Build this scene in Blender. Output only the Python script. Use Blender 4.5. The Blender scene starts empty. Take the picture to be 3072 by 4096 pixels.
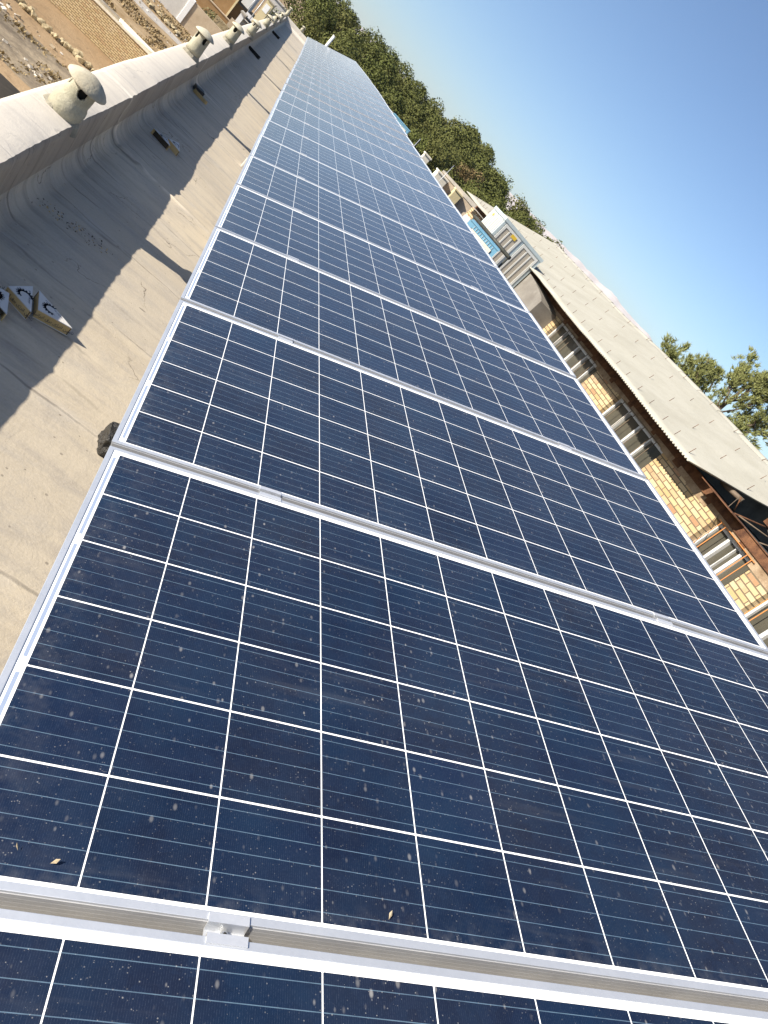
import bpy, bmesh, math, random
from mathutils import Vector, Matrix, noise
R = math.radians
C = bpy.context.scene.collection
scene = bpy.context.scene

# ------------------------------------------------------------------ camera
CAM = Vector((-0.2452, 0.5080, 0.9083))
cam_d = bpy.data.cameras.new("Camera")
cam = bpy.data.objects.new("Camera", cam_d)
C.objects.link(cam)
right = Vector((0.69812, -0.07489, 0.71205))
down = Vector((0.55999, -0.56258, -0.60821))
fwd = Vector((0.44614, 0.82334, -0.35081))
M = Matrix.Identity(4)
for i in range(3):
    M[i][0], M[i][1], M[i][2], M[i][3] = right[i], -down[i], -fwd[i], CAM[i]
cam.matrix_world = M
cam_d.sensor_fit = 'VERTICAL'
cam_d.sensor_height = 36.0
cam_d.sensor_width = 27.0
cam_d.lens = 2931.8 / 4096 * 36
cam_d.clip_start = 0.05
cam_d.clip_end = 12000
scene.camera = cam

# ------------------------------------------------------------------ light
SUN_TO = Vector((-0.864, -0.227, 0.449)).normalized()      # towards the sun
SUN_EL = math.asin(SUN_TO.z)
SUN_AZ = math.atan2(SUN_TO.x, SUN_TO.y)                    # clockwise from +Y
w = bpy.data.worlds.new("World")
scene.world = w
w.use_nodes = True
nt = w.node_tree
nt.nodes.clear()
sky = nt.nodes.new('ShaderNodeTexSky')
sky.sky_type = 'NISHITA'
sky.sun_disc = False
sky.sun_elevation = SUN_EL
sky.sun_rotation = SUN_AZ
sky.altitude = 1400
sky.air_density = 1.0
sky.dust_density = 2.6
sky.ozone_density = 3.5
bg = nt.nodes.new('ShaderNodeBackground')
bg.inputs['Strength'].default_value = 0.079
wo = nt.nodes.new('ShaderNodeOutputWorld')
wb = nt.nodes.new('ShaderNodeMix'); wb.data_type = 'RGBA'; wb.blend_type = 'MULTIPLY'
wb.inputs[0].default_value = 1.0
nt.links.new(sky.outputs[0], wb.inputs[6])
wb.inputs[7].default_value = (1.09, 1.08, 1.09, 1)
nt.links.new(wb.outputs[2], bg.inputs[0])
nt.links.new(bg.outputs[0], wo.inputs[0])

sl = bpy.data.lights.new("Sun", 'SUN')
sl.energy = 5.0
sl.angle = R(0.5)
sl.color = (1.0, 0.92, 0.80)
sun = bpy.data.objects.new("Sun", sl)
C.objects.link(sun)
sun.rotation_euler = SUN_TO.to_track_quat('Z', 'Y').to_euler()

scene.view_settings.view_transform = 'Standard'
scene.view_settings.look = 'None'
scene.view_settings.gamma = 1
scene.view_settings.exposure = 1.0
scene.render.engine = 'CYCLES'
scene.cycles.max_bounces = 6
scene.cycles.transparent_max_bounces = 6
scene.cycles.volume_bounces = 0

# ------------------------------------------------------------------ helpers
def link(o, parent=None):
    C.objects.link(o)
    if parent is not None:
        o.parent = parent
    return o

def tag(o, label=None, cat=None, group=None, kind=None):
    if label: o['label'] = label
    if cat: o['category'] = cat
    if group: o['group'] = group
    if kind: o['kind'] = kind
    return o

def empty(name, loc=(0, 0, 0), rz=0.0):
    o = bpy.data.objects.new(name, None)
    o.empty_display_size = 0.1
    o.location = loc
    o.rotation_euler = (0, 0, rz)
    return link(o)

def obj(name, bm, m, parent=None, smooth=False, loc=None):
    me = bpy.data.meshes.new(name)
    bm.to_mesh(me)
    bm.free()
    ms = m if isinstance(m, (list, tuple)) else [m]
    for x in ms:
        me.materials.append(x)
    if smooth:
        for p in me.polygons:
            p.use_smooth = True
    o = bpy.data.objects.new(name, me)
    if loc is not None:
        o.location = loc
    return link(o, parent)

def copy_tree(o, parent=None):
    c = o.copy()
    link(c, parent)
    for ch in list(o.children):
        copy_tree(ch, c)
    return c

def box(bm, x0, x1, y0, y1, z0, z1, mi=0, mat=None):
    ps = [(x0, y0, z0), (x1, y0, z0), (x1, y1, z0), (x0, y1, z0), (x0, y0, z1), (x1, y0, z1), (x1, y1, z1), (x0, y1, z1)]
    vs = [bm.verts.new(mat @ Vector(p) if mat else p) for p in ps]
    fs = []
    for f in ((3, 2, 1, 0), (4, 5, 6, 7), (0, 1, 5, 4), (1, 2, 6, 5), (2, 3, 7, 6), (3, 0, 4, 7)):
        fc = bm.faces.new([vs[i] for i in f])
        fc.material_index = mi
        fs.append(fc)
    return vs

def prism(bm, pts, z0, z1, mi=0):
    n = len(pts)
    a = [bm.verts.new((p[0], p[1], z0)) for p in pts]
    b = [bm.verts.new((p[0], p[1], z1)) for p in pts]
    f = [bm.faces.new(a[::-1]), bm.faces.new(b)]
    for i in range(n):
        f.append(bm.faces.new((a[i], a[(i + 1) % n], b[(i + 1) % n], b[i])))
    for x in f: x.material_index = mi
    bm.normal_update()

def tube(bm, p0, p1, r0, r1=None, n=8, mi=0, caps=True):
    if r1 is None: r1 = r0
    p0, p1 = Vector(p0), Vector(p1)
    d = (p1 - p0).normalized()
    u = d.orthogonal().normalized()
    v = d.cross(u)
    a = []; b = []
    for i in range(n):
        t = 2 * math.pi * i / n
        e = u * math.cos(t) + v * math.sin(t)
        a.append(bm.verts.new(p0 + e * r0)); b.append(bm.verts.new(p1 + e * r1))
    for i in range(n):
        f = bm.faces.new((a[i], a[(i + 1) % n], b[(i + 1) % n], b[i])); f.material_index = mi; f.smooth = True
    if caps:
        bm.faces.new(a[::-1]).material_index = mi; bm.faces.new(b).material_index = mi

def lathe(bm, prof, n=32, mi=0, skip=None, wob=0.0, seed=0):
    rings = []
    for k, (r, z) in enumerate(prof):
        ring = []
        for i in range(n):
            t = 2 * math.pi * i / n
            rr = r
            if wob:
                rr = r * (1 + wob * noise.noise(Vector((math.cos(t) * 1.5 + seed, math.sin(t) * 1.5, z * 6))))
            ring.append(bm.verts.new((rr * math.cos(t), rr * math.sin(t), z)))
        rings.append(ring)
    for k in range(len(prof) - 1):
        for i in range(n):
            if skip and skip(2 * math.pi * (i + .5) / n, (prof[k][1] + prof[k + 1][1]) / 2):
                continue
            f = bm.faces.new((rings[k][i], rings[k][(i + 1) % n], rings[k + 1][(i + 1) % n], rings[k + 1][i]))
            f.material_index = mi; f.smooth = True
    return rings

def bevel_all(bm, w, seg=1, ang=30):
    bm.normal_update()
    es = [e for e in bm.edges if len(e.link_faces) == 2 and e.calc_face_angle(0) > R(ang)]
    bmesh.ops.bevel(bm, geom=es, offset=w, segments=seg, affect='EDGES', profile=0.6, clamp_overlap=True)

# ------------------------------------------------------------------ node helpers
class NT:
    def __init__(s, name):
        s.m = bpy.data.materials.new(name)
        s.m.use_nodes = True
        s.t = s.m.node_tree
        s.t.nodes.clear()
        s.out = s.t.nodes.new('ShaderNodeOutputMaterial')
        s.b = s.t.nodes.new('ShaderNodeBsdfPrincipled')
        s.t.links.new(s.b.outputs[0], s.out.inputs[0])
        s._co = None
    def n(s, k): return s.t.nodes.new(k)
    def l(s, a, b):
        if isinstance(a, bpy.types.NodeSocket): s.t.links.new(a, b)
        else: b.default_value = a
    def co(s):
        if s._co is None:
            s._co = s.n('ShaderNodeTexCoord').outputs['Object']
        return s._co
    def mth(s, op, a, b=0.0, c=0.0):
        x = s.n('ShaderNodeMath'); x.operation = op
        s.l(a, x.inputs[0]); s.l(b, x.inputs[1]); s.l(c, x.inputs[2])
        return x.outputs[0]
    def mix(s, f, a, b, blend='MIX'):
        x = s.n('ShaderNodeMix'); x.data_type = 'RGBA'; x.blend_type = blend
        x.clamp_factor = True
        def c4(v): return (*v, 1) if isinstance(v, tuple) and len(v) == 3 else v
        s.l(f, x.inputs[0]); s.l(c4(a), x.inputs[6]); s.l(c4(b), x.inputs[7])
        return x.outputs[2]
    def noise(s, scale, detail=3, rough=0.55, co=None, dist=0.0, w=None):
        x = s.n('ShaderNodeTexNoise')
        if w is not None:
            x.noise_dimensions = '4D'; s.l(w, x.inputs['W'])
        s.l(co if co is not None else s.co(), x.inputs['Vector'])
        x.inputs['Scale'].default_value = scale; x.inputs['Detail'].default_value = detail
        x.inputs['Roughness'].default_value = rough; x.inputs['Distortion'].default_value = dist
        return x.outputs[0]
    def map(s, sc=(1, 1, 1), loc=(0, 0, 0), rot=(0, 0, 0), co=None):
        x = s.n('ShaderNodeMapping')
        s.l(co if co is not None else s.co(), x.inputs[0])
        x.inputs['Scale'].default_value = sc; x.inputs['Location'].default_value = loc; x.inputs['Rotation'].default_value = rot
        return x.outputs[0]
    def ramp(s, f, a, b):
        x = s.n('ShaderNodeMapRange'); s.l(f, x.inputs[0])
        x.inputs[1].default_value = a; x.inputs[2].default_value = b
        return x.outputs[0]
    def bump(s, h, strength=0.3, dist=0.01):
        x = s.n('ShaderNodeBump'); s.l(h, x.inputs['Height'])
        x.inputs['Strength'].default_value = strength; x.inputs['Distance'].default_value = dist
        s.l(x.outputs[0], s.b.inputs['Normal'])
    def set(s, color=None, rough=None, metal=None, spec=None):
        if color is not None: s.l((*color, 1) if isinstance(color, tuple) and len(color) == 3 else color, s.b.inputs['Base Color'])
        if rough is not None: s.l(rough, s.b.inputs['Roughness'])
        if metal is not None: s.l(metal, s.b.inputs['Metallic'])
        if spec is not None: s.l(spec, s.b.inputs['Specular IOR Level'])
        return s.m

def pm(name, c1, c2, scale=4.0, rough=0.8, metal=0.0, bump=0.0, bscale=None, fine=0.25, spec=0.3, lo=0.35, hi=0.65):
    """two-colour noisy surface with finer speckle"""
    t = NT(name)
    a = t.ramp(t.noise(scale, 5, 0.6), lo, hi)
    col = t.mix(a, c1, c2)
    f2 = t.noise(scale * 9, 3, 0.6)
    g = t.mth('MULTIPLY_ADD', f2, 2 * fine, 1 - fine)
    gc = t.n('ShaderNodeCombineColor')
    for i in range(3): t.l(g, gc.inputs[i])
    col = t.mix(1.0, col, gc.outputs[0], 'MULTIPLY')
    if bump:
        t.bump(t.noise(bscale or scale * 6, 5, 0.65), bump, 0.02)
    return t.set(col, rough, metal, spec)

# ------------------------------------------------------------------ materials
AU, AV, PV = 0.1585, 0.15887, 1.0107

def make_cell_mat():
    t = NT("solar_glass")
    sp = t.n('ShaderNodeSeparateXYZ'); t.l(t.co(), sp.inputs[0])
    u, v = sp.outputs[0], sp.outputs[1]
    rnd = t.n('ShaderNodeObjectInfo').outputs['Random']
    cu, cv = t.mth('DIVIDE', u, AU), t.mth('DIVIDE', v, AV)
    fu, fv = t.mth('FRACT', cu), t.mth('FRACT', cv)
    du = t.mth('ABSOLUTE', t.mth('SUBTRACT', fu, .5)); dv = t.mth('ABSOLUTE', t.mth('SUBTRACT', fv, .5))
    lt = lambda a, b: t.mth('LESS_THAN', a, b)
    gt = lambda a, b: t.mth('GREATER_THAN', a, b)
    mul = lambda *a: a[0] if len(a) == 1 else t.mth('MULTIPLY', a[0], mul(*a[1:]))
    rng = mul(gt(cu, 0.0), lt(cu, 12.0), gt(cv, 0.0), lt(cv, 6.0))
    cell = mul(lt(du, .5 - .0010 / AU), lt(dv, .5 - .0016 / AV), rng)
    # tiny cut corners
    cell = mul(cell, lt(t.mth('ADD', du, dv), .978))
    bb = t.mth('FRACT', t.mth('MULTIPLY', fv, 5.0))
    bus = lt(t.mth('ABSOLUTE', t.mth('SUBTRACT', bb, .5)), .018)
    bus = mul(bus, gt(cv, 0.0), lt(cv, 6.0), gt(cu, -.03), lt(cu, 12.03))
    h1 = t.mth('FRACT', t.mth('MULTIPLY', cv, .5))
    rib1 = mul(gt(u, -.0100), lt(u, -.0036), gt(h1, .05), lt(h1, .95), gt(cv, 0.0), lt(cv, 6.0))
    h2 = t.mth('FRACT', t.mth('MULTIPLY', t.mth('SUBTRACT', cv, 1.0), .5))
    rib2 = mul(gt(u, 1.9060), lt(u, 1.9124), gt(h2, .05), lt(h2, .95), gt(cv, 1.0), lt(cv, 5.0))
    rib = t.mth('MAXIMUM', rib1, rib2)
    # per cell tint
    cmb = t.n('ShaderNodeCombineXYZ')
    t.l(t.mth('FLOOR', cu), cmb.inputs[0]); t.l(t.mth('FLOOR', cv), cmb.inputs[1]); t.l(t.mth('MULTIPLY', rnd, 97.0), cmb.inputs[2])
    wn = t.n('ShaderNodeTexWhiteNoise'); t.l(cmb.outputs[0], wn.inputs[0])
    ws = t.n('ShaderNodeSeparateColor'); t.l(wn.outputs[1], ws.inputs[0])
    base = t.mix(ws.outputs[0], (.0010, .0054, .0210), (.0025, .0100, .0330))
    base = t.mix(t.mth('MULTIPLY', ws.outputs[1], .55), base, (.0042, .0060, .0140))
    vo = t.n('ShaderNodeTexVoronoi'); t.l(t.co(), vo.inputs['Vector']); vo.inputs['Scale'].default_value = 55
    vs = t.n('ShaderNodeSeparateColor'); t.l(vo.outputs['Color'], vs.inputs[0])
    base = t.mix(t.mth('MULTIPLY', vs.outputs[0], .30), base, (.005, .015, .042))
    # mottled tone across cell
    base = t.mix(t.ramp(t.noise(7, 3, .6, w=t.mth('MULTIPLY', rnd, 31.0)), .42, .75), base, (.0030, .0140, .038))
    # fine finger lines
    fi = t.mth('FRACT', t.mth('MULTIPLY', cu, 52.0))
    base = t.mix(mul(lt(fi, .16), t.mth('MULTIPLY', t.ramp(t.noise(260, 2, .7), .4, .7), .07)), base, (.30, .36, .46))
    col = t.mix(cell, (.80, .81, .80), base)
    buscol = t.mix(cell, (.40, .44, .48), (.11, .175, .24))
    col = t.mix(mul(bus, t.mth('MULTIPLY_ADD', t.noise(38, 3, .7), .9, .18)), col, buscol)
    col = t.mix(rib, col, (.22, .27, .37))
    # dust and dried drops
    k = t.mth('MULTIPLY', rnd, 53.0)
    vd = t.n('ShaderNodeTexVoronoi'); vd.voronoi_dimensions = '4D'; t.l(t.map((1, .55, 1)), vd.inputs['Vector']); t.l(k, vd.inputs['W']); vd.inputs['Scale'].default_value = 105
    vsz = t.n('ShaderNodeSeparateColor'); t.l(vd.outputs['Color'], vsz.inputs[0])
    big = t.ramp(vsz.outputs[0], .25, 1.0)
    soft = t.n('ShaderNodeMapRange'); soft.interpolation_type = 'SMOOTHSTEP'
    t.l(t.mth('DIVIDE', vd.outputs['Distance'], t.mth('MAXIMUM', t.mth('MULTIPLY', big, .46), .001)), soft.inputs[0])
    soft.inputs[1].default_value = .35; soft.inputs[2].default_value = 1.0; soft.inputs[3].default_value = 1.0; soft.inputs[4].default_value = 0.0
    spot = mul(soft.outputs[0], t.ramp(vsz.outputs[1], .0, 1.0))
    patch = t.ramp(t.noise(3.2, 4, .65, w=k), .38, .62)
    ve = t.n('ShaderNodeTexVoronoi'); ve.voronoi_dimensions = '4D'; t.l(k, ve.inputs['W']); t.l(t.co(), ve.inputs['Vector']); ve.inputs['Scale'].default_value = 330
    vsz2 = t.n('ShaderNodeSeparateColor'); t.l(ve.outputs['Color'], vsz2.inputs[0])
    spk = mul(gt(t.mth('MULTIPLY', t.ramp(vsz2.outputs[0], .45, 1.0), .38), ve.outputs['Distance']), vsz2.outputs[1])
    dust = t.mth('MAXIMUM', mul(spot, .27), mul(spk, .22))
    dust = mul(dust, t.mth('MULTIPLY_ADD', patch, .8, .35))
    # streaks down the slope
    st = t.ramp(t.noise(1.0, 4, .6, co=t.map((3, 34, 1)), w=k), .58, .80)
    dust = t.mth('ADD', dust, mul(st, .03))
    dust = t.mth('ADD', dust, mul(patch, .008))
    edge = mul(t.mth('EXPONENT', t.mth('MULTIPLY', t.mth('MAXIMUM', u, 0.0), -16.0)), t.ramp(t.noise(26, 4, .7, w=k), .45, .75))
    dust = t.mth('ADD', dust, mul(edge, .065))
    edge2 = mul(t.mth('EXPONENT', t.mth('MULTIPLY', t.mth('MAXIMUM', v, 0.0), -60.0)), t.ramp(t.noise(40, 3, .7, w=k), .45, .7))
    dust = t.mth('ADD', dust, mul(edge2, .06))
    # thin even film of dust: its covering power grows with the path through it
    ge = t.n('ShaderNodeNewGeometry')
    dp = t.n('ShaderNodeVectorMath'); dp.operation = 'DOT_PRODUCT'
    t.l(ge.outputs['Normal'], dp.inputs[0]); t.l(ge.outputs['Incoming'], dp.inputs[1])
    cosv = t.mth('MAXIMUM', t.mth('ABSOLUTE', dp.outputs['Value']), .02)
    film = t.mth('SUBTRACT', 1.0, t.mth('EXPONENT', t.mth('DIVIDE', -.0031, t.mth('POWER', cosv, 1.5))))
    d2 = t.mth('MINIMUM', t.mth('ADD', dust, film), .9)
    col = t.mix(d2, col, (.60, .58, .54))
    t.set(col, t.mth('MULTIPLY_ADD', dust, .5, .17), 0.0, .5)
    t.b.inputs['IOR'].default_value = 1.42
    return t.m

def make_roof_mat(name="bitumen_roofing", pale=0.0, shade_tint=0.0):
    t = NT(name)
    sp = t.n('ShaderNodeSeparateXYZ'); t.l(t.co(), sp.inputs[0])
    big = t.noise(1.1, 6, .62)
    streak = t.noise(1.0, 6, .65, co=t.map((2.0, 9.0, 2.0)))
    fine = t.noise(90, 4, .7)
    med = t.noise(9, 5, .65, dist=.4)
    c = t.mix(t.ramp(big, .32, .68), (.46, .39, .285), (.55, .475, .355))
    c = t.mix(t.ramp(streak, .50, .78), c, (.33, .29, .245))
    c = t.mix(t.mth('MULTIPLY', t.ramp(med, .55, .75), .45), c, (.36, .31, .25))
    # each sheet of roofing weathered to its own tone
    yk = t.mth('FLOOR', t.mth('DIVIDE', t.mth('ADD', t.mth('MULTIPLY_ADD', sp.outputs[0], .05, sp.outputs[1]), -2.2), .88))
    wk = t.n('ShaderNodeTexWhiteNoise'); wk.noise_dimensions = '1D'; t.l(yk, wk.inputs['W'])
    c = t.mix(t.mth('MULTIPLY', wk.outputs[0], .35), c, (.37, .335, .285))
    wear = t.mth('MULTIPLY', t.ramp(t.noise(2.3, 7, .72, co=t.map((1, 2.2, 1)), dist=.6), .50, .66), .55)
    c = t.mix(wear, c, (.345, .315, .275))
    grit = t.n('ShaderNodeTexVoronoi'); t.l(t.co(), grit.inputs['Vector']); grit.inputs['Scale'].default_value = 42
    gs = t.n('ShaderNodeSeparateColor'); t.l(grit.outputs['Color'], gs.inputs[0])
    gm = t.mth('LESS_THAN', grit.outputs['Distance'], t.mth('MULTIPLY', t.ramp(gs.outputs[0], .90, 1.0), .28))
    c = t.mix(t.mth('MULTIPLY', gm, .6), c, (.12, .10, .08))
    c = t.mix(t.mth('MULTIPLY', t.ramp(fine, .40, .75), .30), c, (.62, .55, .45))
    # dark small stains and drips
    vo = t.n('ShaderNodeTexVoronoi'); t.l(t.map((1.3, 3.0, 2)), vo.inputs['Vector']); vo.inputs['Scale'].default_value = 3.1
    vs = t.n('ShaderNodeSeparateColor'); t.l(vo.outputs['Color'], vs.inputs[0])
    st = t.mth('LESS_THAN', vo.outputs['Distance'], t.mth('MULTIPLY', t.ramp(vs.outputs[0], .75, 1.0), .10))
    c = t.mix(t.mth('MULTIPLY', st, .55), c, (.10, .085, .07))
    # seams of the overlapping sheets (every 0.88 m along Y)
    wob = t.mth('MULTIPLY_ADD', t.noise(3.0, 3, .6), .06, -.03)
    yy = t.mth('ADD', t.mth('MULTIPLY_ADD', sp.outputs[0], .05, sp.outputs[1]), wob)
    fr = t.mth('FRACT', t.mth('DIVIDE', t.mth('ADD', yy, -2.2 + .44), .88))
    dd = t.mth('ABSOLUTE', t.mth('SUBTRACT', fr, .5))
    seam = t.mth('SUBTRACT', 1.0, t.ramp(dd, .003, .011))
    seam = t.mth('MULTIPLY', seam, t.ramp(t.noise(2.2, 4, .7), .36, .58))
    c = t.mix(t.mth('MULTIPLY', seam, .62), c, (.15, .13, .11))
    fr2 = t.mth('FRACT', t.mth('DIVIDE', t.mth('ADD', yy, t.mth('MULTIPLY', wob, 1.3)), .31))
    d2_ = t.mth('ABSOLUTE', t.mth('SUBTRACT', fr2, .5))
    s2 = t.mth('MULTIPLY', t.mth('SUBTRACT', 1.0, t.ramp(d2_, .01, .05)), t.ramp(t.noise(1.9, 4, .7), .48, .62))
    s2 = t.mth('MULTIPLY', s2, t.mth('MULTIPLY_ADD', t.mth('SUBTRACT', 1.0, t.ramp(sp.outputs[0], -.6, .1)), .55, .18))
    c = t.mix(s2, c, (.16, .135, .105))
    lap = t.mth('MULTIPLY', t.mth('SUBTRACT', 1.0, t.ramp(dd, .012, .085)), t.ramp(t.noise(5, 4, .6), .45, .62))
    c = t.mix(t.mth('MULTIPLY', lap, .28), c, (.58, .52, .43))
    # fine wandering cracks
    vc = t.n('ShaderNodeTexVoronoi'); vc.feature = 'DISTANCE_TO_EDGE'
    wv = t.n('ShaderNodeVectorMath'); wv.operation = 'ADD'
    nz = t.n('ShaderNodeTexNoise'); t.l(t.co(), nz.inputs['Vector']); nz.inputs['Scale'].default_value = 4.5; nz.inputs['Detail'].default_value = 6
    sc = t.n('ShaderNodeVectorMath'); sc.operation = 'SCALE'; t.l(nz.outputs['Color'], sc.inputs[0]); sc.inputs[3].default_value = .35
    t.l(t.co(), wv.inputs[0]); t.l(sc.outputs[0], wv.inputs[1]); t.l(wv.outputs[0], vc.inputs['Vector']); vc.inputs['Scale'].default_value = 1.35
    crk = t.mth('MULTIPLY', t.mth('LESS_THAN', vc.outputs['Distance'], .0045), t.ramp(t.noise(1.7, 3, .5), .54, .60))
    c = t.mix(t.mth('MULTIPLY', crk, .75), c, (.13, .105, .08))
    for (sx_, y0_, wd_, x0_) in ((.13, 6.34, .045, .2), (.10, 10.9, .05, -.25), (.10, 14.6, .05, -.35)):
        e = t.mth('ABSOLUTE', t.mth('SUBTRACT', t.mth('ADD', t.mth('MULTIPLY_ADD', sp.outputs[0], sx_, sp.outputs[1]), t.mth('MULTIPLY', wob, .6)), y0_))
        bd = t.mth('MULTIPLY', t.mth('SUBTRACT', 1.0, t.ramp(e, wd_ * .3, wd_)), t.mth('SUBTRACT', 1.0, t.ramp(sp.outputs[0], x0_ - .5, x0_)))
        c = t.mix(t.mth('MULTIPLY', t.mth('MULTIPLY', bd, t.ramp(t.noise(4, 3, .6), .3, .55)), .95), c, (.82, .71, .55))
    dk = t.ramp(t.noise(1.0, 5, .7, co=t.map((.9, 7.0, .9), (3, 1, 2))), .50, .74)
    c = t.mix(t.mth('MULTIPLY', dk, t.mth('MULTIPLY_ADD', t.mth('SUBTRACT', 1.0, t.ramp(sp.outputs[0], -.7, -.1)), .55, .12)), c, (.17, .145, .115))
    if shade_tint:
        c = t.mix(shade_tint, c, (.20, .155, .115))
    if pale:
        c = t.mix(pale, c, (.66, .62, .55))
    h = t.mth('ADD', t.mth('MULTIPLY', fine, .25), t.mth('MULTIPLY', med, .8))
    h = t.mth('SUBTRACT', h, t.mth('MULTIPLY', t.mth('MAXIMUM', seam, crk), .5))
    t.bump(h, .35, .012)
    return t.set(c, .88, 0, .25)

def make_brick_mat(name, axis, c1, c2, c3, mortar, bw=.21, rh=.068, offs=(0, 0, 0), msize=.007):
    t = NT(name)
    sp = t.n('ShaderNodeSeparateXYZ'); t.l(t.co(), sp.inputs[0])
    cb = t.n('ShaderNodeCombineXYZ')
    t.l(sp.outputs[axis], cb.inputs[0]); t.l(sp.outputs[2], cb.inputs[1])
    mp = t.map((1, 1, 1), offs, co=cb.outputs[0])
    br = t.n('ShaderNodeTexBrick'); t.l(mp, br.inputs['Vector'])
    br.inputs['Scale'].default_value = 1.0
    br.inputs['Brick Width'].default_value = bw; br.inputs['Row Height'].default_value = rh
    br.inputs['Mortar Size'].default_value = msize; br.inputs['Mortar Smooth'].default_value = .25
    br.inputs['Color1'].default_value = (0, 0, 0, 1); br.inputs['Color2'].default_value = (1, 1, 1, 1); br.inputs['Mortar'].default_value = (.5, .5, .5, 1)
    cs = t.n('ShaderNodeSeparateColor'); t.l(br.outputs['Color'], cs.inputs[0])
    x = cs.outputs[0]
    c = t.mix(t.ramp(x, .0, .55), c1, c2)
    c = t.mix(t.ramp(x, .72, .95), c, c3)
    n = t.noise(60, 4, .7)
    c = t.mix(t.mth('MULTIPLY', n, .35), c, (.44, .35, .22))
    c = t.mix(t.mth('MULTIPLY', t.ramp(t.noise(2.2, 5, .65), .5, .75), .4), c, (.58, .50, .38))
    c = t.mix(br.outputs['Fac'], c, mortar)
    t.bump(t.mth('SUBTRACT', t.mth('MULTIPLY', n, .25), br.outputs['Fac']), .7, .012)
    return t.set(c, .9, 0, .2)

M_ = {}
M_['cells'] = make_cell_mat()
M_['roof'] = make_roof_mat()
M_['upstand'] = make_roof_mat("shade_tinted_upstand", 0.0, .5)  # even brown tint darkens the upstand against light bounced off the deck
M_['parapet'] = make_roof_mat("pale_roofing", .55)
M_['alu'] = pm("anodised_aluminium", (.54, .565, .60), (.60, .62, .65), 12, .40, .62, .02, fine=.06, spec=.5)
M_['alu_shaded'] = pm("shaded_aluminium", (.31, .31, .315), (.37, .37, .37), 9, .55, .2, .02, fine=.08)  # darker copy of the aluminium: shade put into the webs' colour
M_['clamp'] = pm("clamp_aluminium", (.60, .62, .65), (.68, .69, .71), 20, .38, .6, fine=.06, spec=.5)
M_['zinc'] = pm("zinc_bolt", (.55, .57, .58), (.68, .68, .66), 60, .3, .9, fine=.1, spec=.5)
M_['steel'] = pm("galvanised_steel", (.34, .36, .38), (.46, .47, .48), 14, .5, .7, fine=.12)
M_['vent'] = pm("cement_vent", (.30, .285, .21), (.42, .39, .30), 9, .9, 0, .35, 60, .18)
M_['ventcap'] = pm("cement_cap", (.36, .32, .235), (.45, .43, .34), 6, .9, 0, .3, 70, .16)
M_['soot'] = pm("soot", (.012, .012, .010), (.03, .028, .024), 20, .95)
M_['mortar'] = pm("mortar_lump", (.20, .185, .145), (.31, .285, .22), 14, .95, 0, .9, 30, .25)
M_['bitumen'] = pm("bitumen_wrap", (.010, .009, .008), (.030, .027, .022), 18, .38, 0, .8, 40, .3, .5)
M_['white_card'] = pm("white_card", (.55, .53, .50), (.62, .60, .56), 8, .8, 0, 0, fine=.06)
M_['tan_card'] = pm("tan_card", (.52, .35, .14), (.60, .43, .20), 10, .85, 0, .1, fine=.12)
M_['dryleaf'] = pm('dry_leaf_skin', (.30, .24, .15), (.40, .33, .22), 90, .85)
M_['dark_card'] = pm("dark_card", (.05, .038, .025), (.09, .065, .04), 10, .9)
M_['ink'] = pm("navy_ink", (.012, .016, .045), (.02, .025, .06), 40, .7)
M_['concrete'] = pm("concrete_block", (.42, .39, .34), (.55, .52, .46), 14, .9, 0, .5, 50)
M_['brick'] = make_brick_mat("buff_brick", 1, (.40, .265, .120), (.50, .385, .22), (.31, .155, .08), (.15, .12, .08), .215, .068, msize=.009)
M_['brickw'] = make_brick_mat("yellow_brick", 0, (.52, .39, .20), (.60, .47, .27), (.48, .32, .17), (.20, .145, .08), .24, .085, msize=.014)
M_['asbestos'] = pm("cement_sheet", (.325, .312, .262), (.37, .357, .305), 1.3, .85, 0, .15, 60, .08)
M_['rust'] = pm("rusty_steel", (.060, .026, .014), (.16, .075, .035), 7, .85, 0, .4, 40, .3)
M_['rustpaint'] = pm("orange_primer", (.52, .20, .045), (.40, .17, .06), 11, .7, 0, .1, fine=.2)
M_['darkbar'] = pm("dark_bar", (.10, .075, .05), (.16, .12, .085), 11, .7, 0, .1, fine=.2)
M_['wframe'] = pm("window_frame", (.50, .50, .48), (.62, .62, .60), 8, .5, .1, .05, fine=.1)
M_['plaster'] = pm("grey_plaster", (.36, .33, .28), (.46, .42, .36), 4, .9, 0, .3, 40)
M_['lintel'] = pm("lintel", (.20, .135, .08), (.33, .25, .165), 5, .9, 0, .5, 30, .3)
M_['duct'] = pm("duct_sheet", (.17, .155, .135), (.24, .225, .20), 2.5, .7, .1, .1, 20, .12)  # colour darkened to stand in for shade on the duct
M_['attic'] = pm("attic_dark", (.07, .07, .064), (.12, .118, .105), 3, .95)
M_['cool_body'] = pm("cooler_body", (.40, .47, .49), (.46, .53, .54), 3, .5, .1, .03, fine=.06)
M_['cool_frame'] = pm("cooler_frame", (.55, .56, .53), (.61, .61, .58), 5, .5, 0, .03, fine=.05)
M_['blue'] = pm("blue_paint", (.12, .29, .41), (.18, .36, .48), 3.5, .5, 0, .05, fine=.12)
M_['cream'] = pm("cream_paint", (.62, .57, .46), (.70, .66, .56), 4, .6, 0, .05, fine=.1)
M_['yellow'] = pm("yellow_sticker", (.62, .42, .04), (.66, .46, .06), 9, .6)
M_['pipe'] = pm("dark_pipe", (.03, .032, .028), (.06, .062, .05), 9, .6)
M_['white'] = pm("white_paint", (.74, .74, .73), (.80, .80, .78), 3, .6, 0, .05, fine=.06)
M_['tan'] = pm("tan_render", (.45, .35, .24), (.54, .44, .31), 1.2, .9, 0, .3, 12, .12)
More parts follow.
